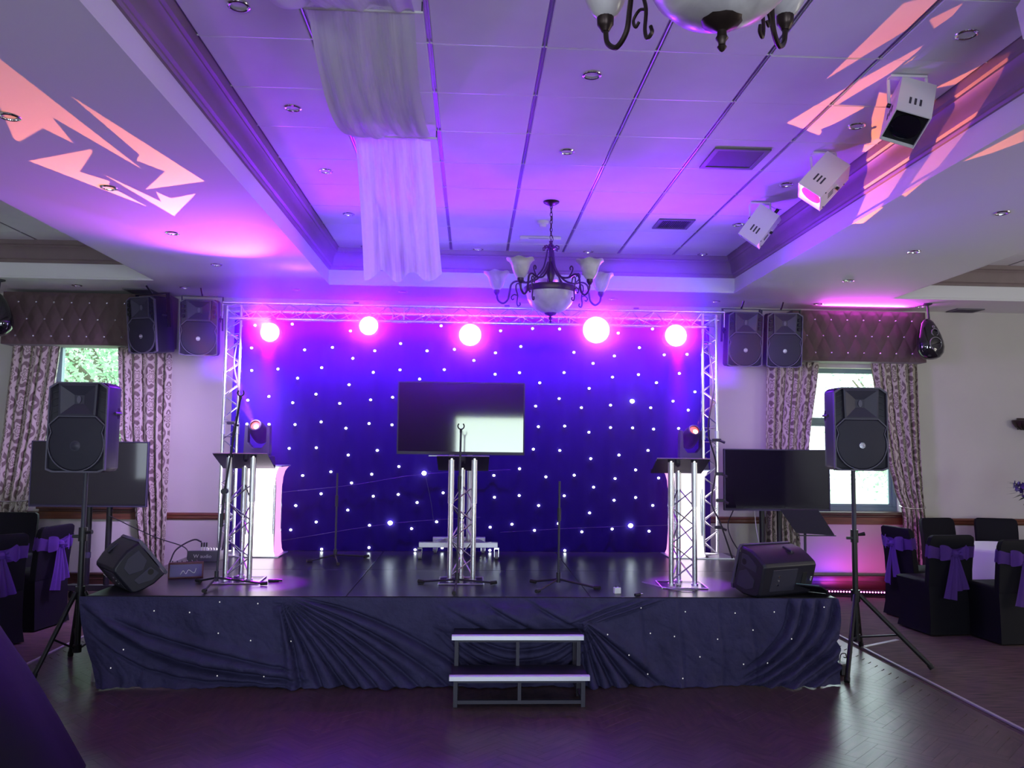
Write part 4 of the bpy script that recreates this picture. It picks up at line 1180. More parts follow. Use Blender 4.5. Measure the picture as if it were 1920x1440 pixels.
# ================================================================== MICROPHONE STANDS
def mic_stand(x, y, label, pole, feet, boom=None, clip=False):
    t = thing('microphone_stand', label, 'microphone stand', (x, y, STG))
    MB().cyl((0, 0, .05), pole if boom is None else pole, .0085, n=10).build('pole', 'blackgrey', t)
    P = Vector(pole)
    MB().cyl((0, 0, .03), (0, 0, .105), .016, n=10).build('hub', 'black', t)
    for fx, fy in feet:
        f = Vector((fx - x, fy - y, .016))
        lg = MB().cyl((0, 0, .055), f, .008, n=8).build('leg', 'black', t)
        e = f.normalized()
        MB().cyl(f - e * .02, f + e * .03 - Vector((0, 0, 0)), .014, n=8).build('rubber_foot', 'rubber', lg)
    MB().cyl(P * .62, P * .62 + Vector((0, 0, .10)), .014, n=10).build('clutch', 'black', t)
    tip = P
    if boom:
        B = Vector(boom)
        b = MB().cyl(P - (B - P).normalized() * .10, B, .0075, n=8).build('boom', 'black', t)
        MB().cyl(P + Vector((0, -.025, 0)), P + Vector((0, .03, 0)), .022, n=12).build('boom_clutch', 'black', b)
        tip = B
    if clip:
        m = MB()
        R = .024
        m.tube([tip + Vector((R * sin(radians(a)), 0, .03 - R * cos(radians(a)))) for a in range(-140, 141, 20)], .0055, 6)
        m.build('mic_clip', 'black', t)
        MB().cyl(tip - Vector((0, 0, .02)), tip + Vector((0, 0, .008)), .010, n=8).build('clip_base', 'black', t)
    return t
mic_stand(-1.900, 6.40, 'black boom microphone stand in front of the left lectern', (.035, 0, .70), [(-1.885, 6.08), (-2.06, 6.50), (-1.55, 6.39)], (.125, .02, 1.42), True)
mic_stand(-.095, 6.36, 'black microphone stand in front of the middle lectern', (.012, 0, 1.185), [(-.11, 6.02), (-.37, 6.50), (.18, 6.46)], None, True)
mic_stand(.68, 6.40, 'slim black microphone stand between the middle and right lecterns', (.004, 0, .80), [(.50, 6.10), (.50, 6.52), (.95, 6.24)])
mic_stand(-1.235, 7.75, 'slim black microphone stand at the back left, before the backdrop', (.0, 0, .80), [(-1.44, 7.62), (-.98, 7.95), (-1.16, 7.45)])

# ================================================================== STAGE BITS
t = thing('mixing_desk', 'grey stage box with white lettering and plugs by the left truss tower', 'mixer', (-2.40, 7.75, STG), radians(2))
MB().prism([(-.12, .0), (.12, .0), (.12, .075), (-.12, .10)], -.135, .135, 'yzx').build('casing', 'mixergrey', t, smooth=0, bevel=.003)
text_part('lettering', 'W audio', .045, 'printwhite', t, front_at(0, -.1225, .05))
for k in range(3):
    pl = MB().cyl((-.03 + .022 * k, -.05, .09), (-.03 + .022 * k, -.05, .125), .007, n=8).build('plug_sleeve', 'printwhite', t)
    MB().cyl((-.03 + .022 * k, -.05, .125), (-.03 + .022 * k, -.05, .165), .008, n=8).build('plug', 'black', t)
for k in range(5):
    for j in range(2): MB().cyl((.0 + .025 * k, .03 + .03 * j, .085), (.0 + .025 * k, .03 + .03 * j, .11 - .01 * j), .006, n=8).build('knob', 'chrome', t)
t = thing('effects_unit', 'small purple and red desk unit behind the left wedge monitor', 'mixer', (-2.26, 6.80, STG), radians(18))
MB().prism([(-.085, 0), (.085, 0), (.085, .105), (-.085, .125)], -.13, .13, 'yzx').build('casing', 'mixerred', t, smooth=0, bevel=.003)
MB().box((0, -.087, .06), (.235, .006, .095)).build('front_panel', 'mixerpurple', t, smooth=0)
MB().tube(catmull([(-.04, -.092, .03), (-.02, -.092, .06), (0, -.092, .035), (.02, -.092, .065), (.06, -.092, .04), (.075, -.092, .075)], 4), .0022, 5).build('painted_mark', 'printwhite', t)
for k in range(6): MB().cyl((-.10 + .035 * k, -.06, .118), (-.10 + .035 * k, -.06, .136), .006, n=8).build('knob', 'chrome', t)
t = thing('plug_box', 'small white plug standing near the front edge of the stage', 'plug', (1.08, 6.10, STG), .2)
MB().box((0, 0, .022), (.05, .035, .044)).build('body', 'printwhite', t, smooth=0, bevel=.004)
for s in (-1, 1): MB().box((s * .012, -.01, .05), (.006, .004, .016)).build('pin', 'chrome', t, smooth=0)
t = thing('jack_plug', 'black and white jack plug on the stage edge right of the steps', 'plug', (1.22, 5.99, STG + .012), .6)
MB().cyl((-.04, 0, 0), (.01, 0, 0), .011, n=10).build('sleeve', 'black', t); MB().cyl((.01, 0, 0), (.035, 0, 0), .007, n=8).build('tip', 'chrome', t)
t = thing('marker_pen', 'short black pen lying on the stage beside the left lectern', 'pen', (-1.50, 6.55, STG + .012), .15)
MB().cyl((-.05, 0, 0), (.03, 0, 0), .012, n=10).build('barrel', 'black', t); MB().cyl((.03, 0, 0), (.055, 0, 0), .009, n=8).build('cap', 'blackgrey', t)
t = thing('card_folder', 'pale teal card in a black folder at the right stage corner', 'folder', (2.52, 6.06, STG), radians(-38))
MB().box((0, 0, .045), (.20, .26, .008), Matrix.Rotation(radians(-18), 3, 'X')).build('cover', 'black', t, smooth=0)
MB().box((-.008, -.008, .053), (.175, .235, .004), Matrix.Rotation(radians(-18), 3, 'X')).build('card', 'bluefolder', t, smooth=0)
cable('microphone_cable', 'pale looped cable at the foot of the right lectern', [(1.36, 6.55, .61), (1.45, 6.36, .608), (1.55, 6.22, .608), (1.68, 6.20, .608), (1.70, 6.26, .608), (1.58, 6.30, .608), (1.50, 6.29, .608)], .005, 'silver')
cable('screen_cable', 'dark cable slanting from the left screen down to the stage', [(-3.75, 8.85, .90), (-3.2, 8.6, .72), (-2.75, 8.2, .66), (-2.55, 7.7, .615)], .005)
cable('plug_cable', 'black cable arching into the grey stage box', [(-2.62, 7.45, .615), (-2.60, 7.55, .72), (-2.50, 7.68, .79), (-2.43, 7.70, .77)], .007)
cable('screen_cable', 'dark cable hanging in a loop from the right screen', [(2.86, 8.95, 1.0), (2.80, 8.95, .85), (2.82, 8.9, .70), (2.92, 8.8, .50), (3.0, 8.7, .30), (3.0, 8.6, .01)], .006)
cable('screen_cable', 'pale cable hanging behind the right screen, near its poles', [(3.10, 8.97, 1.0), (3.12, 8.97, .8), (3.16, 8.95, .55), (3.2, 8.9, .2), (3.25, 8.9, .01)], .005, 'silver')
t = thing('power_adaptor', 'black power adaptor on the floor beside the right speaker stand', 'adaptor', (2.78, 6.20, 0), .3)
MB().box((0, 0, .04), (.08, .13, .08)).build('body', 'black', t, smooth=0, bevel=.008)
MB().tube(catmull([(.0, 0, .085), (.03, .02, .13), (.08, .03, .13), (.06, .0, .11), (.02, -.02, .12)], 6), .004, 6).build('lead', 'rubber', t)

# music stand behind the right wedge
t = thing('music_stand', 'black music stand with a tilted desk behind the right wedge monitor', 'music stand', (3.10, 7.58, 0))
m = MB(); q = [(-.225, .03, 1.105), (.135, .03, 1.105), (.235, -.09, .885), (-.125, -.09, .905)]
m.add([Vector(p) for p in q] + [Vector(p) + Vector((0, .010, .006)) for p in q], [(0, 1, 2, 3), (4, 7, 6, 5), (0, 4, 5, 1), (1, 5, 6, 2), (2, 6, 7, 3), (3, 7, 4, 0)])
m.build('desk', 'black', t, smooth=0)
MB().box((.055, -.10, .885), (.36, .03, .008)).build('lip', 'black', t, smooth=0)
MB().cyl((.0, .02, .10), (.0, .02, .98), .0125, n=10).build('pole', 'blackgrey', t)
MB().cyl((0, .02, .55), (0, .02, .63), .018, n=10).build('clutch', 'black', t)
for k in range(3):
    a = k * 2.1 + .4
    MB().cyl((0, .02, .14), (.26 * cos(a), .02 + .26 * sin(a), .012), .010, n=8).build('leg', 'black', t)

# ================================================================== CURTAINS AND PELMETS
def interp(tab, z):
    for (z0, a0, b0), (z1, a1, b1) in zip(tab[:-1], tab[1:]):
        if z0 >= z >= z1:
            k = (z0 - z) / (z0 - z1)
            k = k * k * (3 - 2 * k) * .5 + k * .5
            return a0 + (a1 - a0) * k, b0 + (b1 - b0) * k
    return tab[-1][1:]
def curtain(tab, pleats, label, tie=None, flip=1, seed=0):
    zt, zb = tab[0][0], tab[-1][0]
    full = 1.15
    def fn(u, v):
        z = zt + (zb - zt) * v
        a, b = interp(tab, z)
        w0 = abs(tab[0][2] - tab[0][1])
        comp = abs(b - a) / w0
        uu = u + .018 * sin(u * 19 + seed) + .012 * sin(v * 4 + u * 9 + seed)
        ph = 2 * pi * pleats * uu
        amp = .030 * min(1.5, .35 + .65 / max(.45, comp)) * (.8 + .25 * sin(5 * u + seed))
        x = a + (b - a) * u + .012 * sin(ph * 1.0 + 1.2) * min(1, comp)
        return (x, 9.61 + amp * sin(ph) + .008 * sin(2.3 * ph + 3 * v), z)
    m = MB(); m.grid(fn, 110, 50, lambda u, v: (u * full, (zt + (zb - zt) * v)))
    o = m.build('curtain', 'damask', smooth=180)
    tag(o, label, 'curtain')
    if tie:
        a, b = interp(tab, tie)
        MB().tube(catmull([(min(a, b) - .01, 9.62, tie + .02), (min(a, b) + .02, 9.555, tie), ((a + b) / 2, 9.545, tie - .01), (max(a, b) - .02, 9.555, tie), (max(a, b) + .01, 9.62, tie + .02)], 5), .007, 6).build('tie_back', 'chrome', o)
    return o
curtain([(2.80, -5.26, -4.69), (1.82, -5.31, -4.78), (1.41, -5.34, -4.85), (1.0, -5.34, -4.94), (.86, -5.33, -4.98), (.5, -5.37, -4.90), (.05, -5.38, -4.86)], 5.5, 'damask curtain at the left side of the left window', 1.0, seed=1)
curtain([(2.80, -4.06, -3.455), (1.84, -4.0, -3.44), (1.4, -3.92, -3.435), (.9, -3.79, -3.43), (.4, -3.73, -3.43), (.05, -3.72, -3.42)], 5, 'damask curtain at the right side of the left window', seed=4)
curtain([(2.76, 3.49, 4.115), (1.67, 3.465, 3.985), (1.2, 3.46, 3.92), (.8, 3.45, 3.86), (.4, 3.45, 3.88), (.05, 3.44, 3.90)], 6, 'damask curtain at the left side of the right window', seed=2)
curtain([(2.76, 4.74, 5.335), (2.2, 4.80, 5.335), (1.635, 4.90, 5.34), (1.2, 5.0, 5.355), (1.0, 5.08, 5.365), (.85, 5.10, 5.38), (.5, 5.08, 5.42), (.05, 5.06, 5.44)], 5.5, 'damask curtain at the right side of the right window, tied back', 1.0, seed=3)

def pelmet(x0, x1, z0, z1, rows, pitch, label):
    t = thing('pelmet', label, 'pelmet', (x0, 9.43, z0))
    W, H = x1 - x0, z1 - z0
    btn = [(bx - x0, bz - z0) for bz, sx in rows for bx in [sx + pitch * k for k in range(9)] if bx < x1 - .04 and bx > x0 + .02]
    dz = abs(rows[0][0] - rows[1][0]) 
    def fn(u, v):
        x, z = u * W, v * H
        d = 0
        rx = (x + x0 - rows[0][1]) / pitch; rz = (z + z0 - rows[0][0]) / (2 * dz)
        p, q = rx + rz, rx - rz
        fp, fq = abs(p - round(p)), abs(q - round(q))
        d = .030 * (min(fp, .5) * min(fq, .5) * 4) ** .45
        e = min(x, W - x, z, H - z)
        d *= min(1, e / .05)
        return (x, -d - .004, z)
    MB().box((W / 2, .14, H / 2), (W, .28, H)).build('board', 'pelmet', t, smooth=0)
    g = MB(); g.grid(fn, 200, 70); g.build('padding', 'pelmet', t, smooth=180)
    bm2 = MB().lathe([(0, .012), (.008, .010), (.0125, .004), (.012, 0)], 10, (0, 0, 0), Matrix.Rotation(radians(90), 3, 'X')).mesh('button', 'crystal')
    for bx, bz in btn: link('button', bm2, t, (bx, -.006, bz))
pelmet(-5.27, -3.44, 2.745, 3.335, [(3.222, -5.10), (3.031, -5.0), (2.84, -5.115)], .1945, 'mauve tufted pelmet with crystal buttons over the left window')
pelmet(3.74, 5.335, 2.705, 3.30, [(3.19, 3.808), (3.0, 3.905), (2.803, 3.808)], .1945, 'mauve tufted pelmet with crystal buttons over the right window')

# ================================================================== SHEER CEILING DRAPE
def drape():
    t = thing('ceiling_drape', 'white sheer swag of fabric hung along the ceiling on rods', 'drape', (-.55, 5.38, 3.70))
    def folds(u, k, seed=0):
        return .9 * sin(u * 12 + 1.6 * k + seed) + .7 * sin(u * 23 + 2.4 * k * (1 + .4 * sin(3 * u)) + seed * 2) + .35 * sin(u * 41 - 3 * k + seed) + .8 * exp(-((u - .32 - .18 * k) / .05) ** 2) + .8 * exp(-((u - .70 - .1 * k) / .04) ** 2)
    # from the nearer rod up to the far rod, sagging a little
    def s1(u, v):
        x = -.80 + .50 * u
        y = 3.78 + (5.38 - 3.78) * v - 5.38
        side = (2 * u - 1)
        x += -.012 * sin(pi * v)
        sag = .16 * sin(pi * v) ** .8 * (1 - .25 * side) + .07 * sin(pi * min(1, v * 1.1)) * max(0, .35 - u)
        return (x + .55, y, .012 - sag + .014 * folds(u, v) * min(1, .3 + 3 * v * (1 - v) + .2))
    m = MB(); m.grid(s1, 90, 40, lambda u, v: (u, v)); m.build('swag', 'sheer', t, smooth=180)
    # tail hanging from the far rod
    def s2(u, v):
        z = -.012 - .955 * v - .030 * v ** 8 * sin(u * 16 + 1)
        x = -.80 + .495 * u
        x = x + (.10 * v - .0 * v) * (1 - u) + .10 * v * u
        y = 5.38 - .16 * v ** 2 + .022 * folds(u, v * .35, 2) * (.6 + .5 * v) - 5.38
        return (x + .55, y, z)
    m = MB(); m.grid(s2, 110, 44, lambda u, v: (u, v)); m.build('tail', 'sheer', t, smooth=180)
    # swag nearer the camera, only its belly shows at the top of the frame
    def s0(u, v):
        x = -.86 + .56 * u
        y = 1.7 + (3.78 - 1.7) * v - 5.38
        sag = .27 * sin(pi * v ** 1.4) * (1 - .55 * u)
        return (x + .55, y, .012 - sag + .016 * folds(u, v, 4))
    m = MB(); m.grid(s0, 70, 44, lambda u, v: (u, v)); m.build('swag', 'sheer', t, smooth=180)
    for y in (3.78, 5.38, 1.7):
        r = MB().cyl((-.27, y - 5.38, .005), (.29, y - 5.38, .005), .007, n=8).build('rod', 'whitemetal', t)
        for x in (-.265, .285):
            MB().box((x, y - 5.38, .03), (.006, .012, .05)).build('rod_hook', 'blackgrey', r, smooth=0)
drape()

# ================================================================== CHANDELIERS
def chandelier(loc, label, rot):
    t = thing('chandelier', label, 'chandelier', loc, rot, 'bronze chandeliers')
    # z = 0 is the ceiling
    MB().lathe([(0, -.035), (.02, -.034), (.045, -.022), (.066, -.010), (.070, 0)], 24).build('canopy', 'bronze', t)
    ch = MB()
    for k in range(9):
        z = -.045 - .033 * k
        R = Matrix.Rotation(pi / 2 * (k % 2), 3, 'Z')
        pts = [R @ Vector((.010 * cos(a), 0, .021 * sin(a))) + Vector((0, 0, z)) for a in [2 * pi * i / 10 for i in range(11)]]
        ch.tube(pts, .0032, 5, False)
    ch.build('chain', 'bronze', t)
    MB().tube(catmull([(0, 0, -.03), (.012, .005, -.15), (-.006, 0, -.25), (.02, 0, -.32), (.0, 0, -.36)], 5), .003, 5).build('flex', 'bronze', t)
    MB().lathe([(.004, -.335), (.018, -.345), (.012, -.36), (.022, -.375), (.034, -.395), (.034, -.41), (.02, -.42), (.018, -.47), (.024, -.48), (.018, -.49), (.016, -.53), (.030, -.58), (.036, -.62), (.026, -.67), (.016, -.70), (.028, -.72), (.030, -.735), (.02, -.745), (.02, -.775)], 18).build('stem', 'bronze', t)
    # bowl
    MB().lathe([(.212, -.735), (.226, -.745), (.228, -.765), (.221, -.785), (.208, -.79), (.203, -.77), (.206, -.745), (.212, -.735)], 36).build('bowl_rim', 'bronze', t)
    MB().lathe([(.210, -.778), (.208, -.80), (.197, -.845), (.172, -.890), (.130, -.930), (.078, -.956), (.04, -.964), (.0, -.966)], 36).build('bowl', 'alabaster', t)
    MB().lathe([(0, -.955), (.050, -.956), (.054, -.962), (.044, -.974), (.022, -.983), (.012, -.990), (.013, -1.002), (.017, -1.010), (.010, -1.020), (.009, -1.028), (.013, -1.034), (.006, -1.044), (0, -1.048)], 20, fn=lambda r, z, a: (r * (1 + .05 * cos(12 * a) * (r > .04)), z)).build('finial', 'bronze', t)
    crown = MB()
    for k in range(6):
        a = 2 * pi * k / 6 + .3
        d = Vector((cos(a), sin(a), 0))
        crown.tube([d * r + Vector((0, 0, z)) for r, z in ((.02, -.40), (.05, -.385), (.072, -.395), (.070, -.418), (.055, -.415), (.058, -.402))], .0055, 5)
    crown.build('crown_scroll', 'bronze', t)
    for k in range(3):
        a = 2 * pi * k / 3 + .5
        d = Vector((cos(a), sin(a), 0))
        MB().tube(catmull([d * r + Vector((0, 0, z)) for r, z in ((.03, -.41), (.045, -.50), (.07, -.58), (.14, -.66), (.185, -.69), (.212, -.745))], 5), .007, 6).build('bowl_strap', 'bronze', t)
    for k in range(5):
        a = 2 * pi * k / 5
        d = Vector((cos(a), sin(a), 0)); s = Vector((-sin(a), cos(a), 0))
        P = lambda r, z, q=0: d * r + s * q + Vector((0, 0, z))
        arm = MB()
        arm.tube(catmull([P(.02, -.52), P(.06, -.60), P(.13, -.67), P(.22, -.69), P(.30, -.675), P(.345, -.70), P(.36, -.76), P(.375, -.83), P(.42, -.862), P(.465, -.83), P(.475, -.775)], 6), .0085, 7)
        arm.tube(catmull([P(.22, -.69), P(.255, -.66), P(.275, -.625), P(.26, -.60), P(.24, -.61), P(.245, -.63)], 4), .006, 6)
        arm.tube(catmull([P(.262, -.745), P(.275, -.70), P(.30, -.70), P(.305, -.74), P(.29, -.80), P(.295, -.86), P(.285, -.89), P(.265, -.88), P(.27, -.86)], 4), .006, 6)
        arm.tube(catmull([P(.29, -.80), P(.32, -.79), P(.345, -.81), P(.335, -.835), P(.32, -.825)], 4), .005, 6)
        A = arm.build('arm', 'bronze', t)
        MB().lathe([(0, -.005), (.012, -.004), (.020, .010), (.026, .018), (.027, .045), (.022, .048)], 14, P(.475, -.785)).build('lamp_cup', 'bronze', A)
        n = 30
        MB().lathe([(.020, .036), (.038, .050), (.056, .080), (.068, .115), (.078, .150), (.098, .178), (.116, .190), (.112, .192), (.092, .180), (.072, .150), (.062, .115), (.050, .080), (.030, .052)], n, P(.475, -.785), fn=lambda r, z, aa: (r * (1 + .045 * cos(6 * aa) * max(0, (z - .14) / .05)), z + .006 * cos(6 * aa) * max(0, (z - .14) / .05))).build('lamp_shade', 'alabaster', A)
    return t
chandelier((.65, 6.90, TIL), 'bronze chandelier with alabaster bowl, hanging before the stage', radians(18))
chandelier((.645, 2.08, TIL), 'bronze chandelier with alabaster bowl, nearest the camera at the top', radians(49))

# ================================================================== CEILING EFFECT PROJECTORS
def projector(mount, axis, side, lens, label, L=.30):
    mx, my = mount
    t = thing('effect_projector', label, 'projector', (mx, my, TIL), 0, 'white effect projectors on the ceiling')
    z = Vector(axis).normalized()
    x = (Vector(side) - z * z.dot(Vector(side))).normalized()
    y = z.cross(x)
    R = Matrix((x, y, z)).transposed()
    c = Vector((-.06, 0, -.21))
    a, b = .095, .105
    m = MB()
    def q(p): return c + R @ Vector(p)
    o = [(-a, -b), (a, -b), (a, b), (-a, b)]
    vs = [q((*p, -L / 2)) for p in o] + [q((*p, L / 2)) for p in o] + [q((p[0] * .94, p[1] * .94, L / 2)) for p in o] + [q((p[0] * .94, p[1] * .94, L / 2 - .03)) for p in o]
    m.add(vs, [(0, 1, 2, 3)] + [(k * 4 + j, k * 4 + (j + 1) % 4, (k + 1) * 4 + (j + 1) % 4, (k + 1) * 4 + j) for k in range(3) for j in range(4)])
    m.build('housing', 'whitemetal', t, smooth=0)
    MB().add([q((p[0] * .94, p[1] * .94, L / 2 - .022)) for p in o], [(0, 1, 2, 3)]).build('front_plate', {'dark': 'hole', 'red': 'pinklens', 'blue': 'bluelens', 'none': 'hole'}[lens], t, smooth=0)
    lm = {'dark': 'lensglass', 'red': 'redlens', 'blue': 'lensglass', 'none': 'lensglass'}[lens]
    MB().lathe([(0, .010), (.05, .007), (.078, 0), (.078, -.01)], 24, q((0, 0, L / 2 - .016)), R).build('lens', lm, t)
    for s in (-1, 1):
        for k in range(3):
            MB().box(q((s * (a + .0005), -.03 + .028 * k, .045)), (.002, .012, .055), R).build('vent_slot', 'hole' if s < 0 else 'ventgrey', t, smooth=0)
            MB().box(q((-.03 + .028 * k, s * (b + .0005), .045)), (.012, .002, .055), R).build('vent_slot', 'ventgrey', t, smooth=0)
        # stirrup down each side to the pivot
        pv = q((s * (a + .012), 0, -.01))
        tp = Vector((c.x + s * (a + .012) * x.x, c.y + s * (a + .012) * x.y, -.02))
        MB().tube([pv, tp], .009, 6).build('stirrup', 'whitemetal', t)
        MB().cyl(q((s * (a + .004), 0, -.01)), q((s * (a + .024), 0, -.01)), .013, n=10).build('pivot_knob', 'blackmetal', t)
    MB().box((c.x, c.y, -.012), (2 * a * abs(x.x) + .03, .05, .012)).build('bracket', 'whitemetal', t, smooth=0)
    e = q((.03, -.03, -L / 2))
    MB().cyl(e, e - R @ Vector((0, 0, .05)), .014, n=10).build('plug', 'blackmetal', t)
    MB().tube(catmull([e - R @ Vector((0, 0, .05)), e + Vector((.07, .03, .05)), Vector((.10, .05, -.04)), Vector((.04, .06, -.004))], 6), .004, 5).build('lead', 'silver', t)
    for p in ((a, -b + .01, -.10), (a, b - .01, .10), (a, -b + .02, .12)):
        MB().cyl(q(p), q((p[0] + .004, p[1], p[2])), .006, n=8).build('screw', 'blackmetal', t)
    return t
projector((2.50, 3.24), (-.30, -.55, -.75), (.93, -.10, -.3), 'dark', 'white effect projector at the top right corner, nearest the camera')
projector((2.46, 4.36), (-.36, -.42, -.80), (.93, -.15, -.3), 'dark', 'white effect projector with a dark round lens, second from the camera')
projector((2.50, 5.56), (-.62, .10, -.70), (.78, -.42, -.60), 'red', 'white effect projector with a glowing red lens, third from the camera')
projector((2.47, 6.76), (-.52, .32, -.76), (.78, -.30, -.60), 'blue', 'white effect projector with a blue rim glow, furthest from the camera')

# ================================================================== CEILING FITTINGS
dl_ring = MB().lathe([(.056, 0), (.054, -.004), (.046, -.007), (.039, -.004), (.037, .004), (.034, .03)], 20).mesh('bezel', 'chrome')
dl_cup = MB().lathe([(.036, .004), (.030, .030), (.016, .045), (0, .046)], 16).mesh('reflector', 'chrome')
dl_bulb = MB().lathe([(0, .006), (.012, .008), (.015, .018), (.012, .04)], 12).mesh('bulb', 'alu_soft')
dl_void = MB().lathe([(.060, .048), (0, .048)], 12).mesh('housing', 'hole')
def downlight(x, y, z, label):
    t = thing('downlight', label, 'downlight', (x, y, z - .001), 0, 'chrome ceiling downlights')
    link('bezel', dl_ring, t); link('reflector', dl_cup, t); link('bulb', dl_bulb, t)
rows = [(-1.147, [2.67, 3.87, 5.07, 6.25, 7.43, 8.66], TIL, 'in the tile strip left of the drape', 1),
        (.645, [4.48, 5.69], TIL, 'in the tiles between the two chandeliers', 1),
        (2.454, [3.89, 5.08, 6.28, 7.46, 8.66], TIL, 'in the tiles along the right cornice', 1),
        (-2.465, [4.37, 5.57, 6.76, 7.93], SOF, 'in the left plaster soffit', 1),
        (3.764, [4.42, 5.62, 6.80, 8.04], SOF, 'in the right plaster soffit', 1)]
for x, ys, z, where, _ in rows:
    for i, y in enumerate(ys): downlight(x, y, z, 'chrome downlight %s, %s from the camera' % (where, ORD[i]))
for i, x in enumerate((-4.34, -3.18, -1.97, -.79, 1.60, 2.80, 4.03, 5.27)):
    downlight(x, 9.20 + (.03 * i if x > 0 else -.05), SOF, 'chrome downlight in the soffit over the back wall, %s from the left' % ORD[i])
for i, x in enumerate((.04, 1.217)): downlight(x, 8.66, TIL, 'chrome downlight at the far end of the tiles, %s' % ('left of the chandelier' if i == 0 else 'right of the chandelier'))

def grille(name, x0, x1, y0, y1, z, label, fins):
    t = thing(name, label, 'vent', ((x0 + x1) / 2, (y0 + y1) / 2, z))
    wx, wy = x1 - x0, y1 - y0
    f = .035
    m = MB()
    for (cx, cy, sx, sy) in ((0, -wy / 2 + f / 2, wx, f), (0, wy / 2 - f / 2, wx, f), (-wx / 2 + f / 2, 0, f, wy - 2 * f), (wx / 2 - f / 2, 0, f, wy - 2 * f)):
        m.box((cx, cy, -.006), (sx, sy, .014))
    m.build('frame', 'ventframe', t, smooth=0, bevel=.002)
    if fins:
        MB().box((0, 0, .0005), (wx - 2 * f, wy - 2 * f, .003)).build('backing', 'hole', t, smooth=0)
        fm = MB().box((0, 0, 0), (.004, wy - 2 * f, .016), Matrix.Rotation(.5, 3, 'Y')).mesh('fin', 'ventframe', 0)
        for k in range(fins): link('fin', fm, t, (-wx / 2 + f + (k + .5) * (wx - 2 * f) / fins, 0, -.008))
    else:
        MB().box((0, 0, -.004), (wx - 2 * f, wy - 2 * f, .006)).build('mesh_panel', 'ventgrey', t, smooth=0)
grille('return_air_vent', 1.66, 2.06, 5.525, 5.93, TIL, 'large square grey mesh vent in the ceiling tiles', 0)
grille('ceiling_vent', 1.68, 2.015, 7.32, 7.64, TIL, 'smaller finned vent in the ceiling tiles', 15)
grille('soffit_vent', -3.90, -3.60, 9.26, 9.54, SOF, 'grey vent in the soffit above the left hung speakers', 12)
grille('soffit_vent', 5.76, 6.10, 9.48, 9.72, SOF, 'grey vent in the soffit above the right wall', 12)
t = thing('smoke_detector', 'small round white smoke detector behind the chandelier chain', 'smoke detector', (.63, 7.52, TIL))
MB().lathe([(.055, 0), (.055, -.018), (.048, -.028), (.034, -.032)], 20).build('base', 'whitemetal', t)
MB().lathe([(.034, -.030), (.032, -.048), (.024, -.056), (0, -.058)], 20).build('sensor', 'whitemetal', t)
t = thing('emergency_light', 'slim white emergency light bar on the ceiling behind the chandelier', 'light fitting', (.655, 8.10, TIL))
MB().box((0, 0, -.016), (.41, .085, .032)).build('body', 'whitemetal', t, smooth=0, bevel=.005)
MB().box((-.02, -.043, -.024), (.20, .003, .010)).build('diffuser', 'silver', t, smooth=0)

# teardrop loudspeakers
def teardrop(x, y, z, label, rz=0):
    t = thing('teardrop_speaker', label, 'speaker', (x, y, z), rz, 'teardrop speakers hung from the ceiling')
    prof = [(0, .245), (.03, .238), (.062, .20), (.092, .13), (.118, .05), (.135, -.03), (.138, -.10), (.122, -.165), (.085, -.21), (.04, -.228), (0, -.232)]
    q = Matrix.Rotation(radians(-7), 3, 'Y') @ Matrix(((1.18, 0, 0), (0, .82, 0), (0, 0, 1)))
    MB().lathe(prof, 32, (0, 0, 0), q).build('shell', 'mirrorblack', t, smooth=180)
    F = Matrix.Rotation(radians(90), 3, 'X')
    for zz, r, y0 in ((-.055, .068, -.088), (.075, .036, -.078)):
        MB().lathe([(r + .012, -.004), (r + .010, .014), (r, .018), (r * .75, .006), (r * .35, .002), (0, .010)], 24, (0, y0, zz), F).build('driver', 'lensglass', t)
        MB().lathe([(r + .011, .012), (r + .008, .019), (r + .001, .019)], 24, (0, y0, zz), F).build('driver_ring', 'badge', t)
    MB().lathe([(.020, 0), (.016, .010), (.008, .010), (.006, 0)], 16, (0, -.066, .140), F).build('port', 'badge', t)
    MB().cyl((0, 0, .235), (0, .02, SOF - z), .012, n=10).build('hanger', 'ventgrey', t)
    MB().lathe([(.055, 0), (.05, -.018), (.02, -.03)], 20, (0, .02, SOF - z + .006)).build('ceiling_rose', 'ventgrey', t)
teardrop(5.25, 9.20, 2.945, 'glossy black teardrop speaker by the right end of the right pelmet', radians(8))
teardrop(-5.03, 8.90, 2.99, 'glossy black teardrop speaker cut by the left picture edge')

# wall lamp at the right edge
t = thing('wall_sconce', 'dark bronze half-bowl wall lamp on the right wall stretch', 'wall lamp', (6.66, 9.74, 2.03))
m = MB(); m.lathe([(0, -.10), (.05, -.092), (.10, -.06), (.128, -.01), (.132, .02), (.122, .022), (.118, -.008), (.09, -.05)], 24, (0, -.08, 0)); m.build('bowl', 'bronze', t)
MB().box((0, -.012, -.02), (.09, .02, .14)).build('back_plate', 'bronze', t, smooth=0, bevel=.005)
for k in range(7):
    a = pi + pi * (k + .5) / 7
    MB().tube([Vector((.126 * cos(a) * c, -.08 + .126 * sin(a) * c, z)) for c, z in ((.4, -.095), (.85, -.06), (1.03, -.005))], .005, 5).build('rib', 'bronze', t)

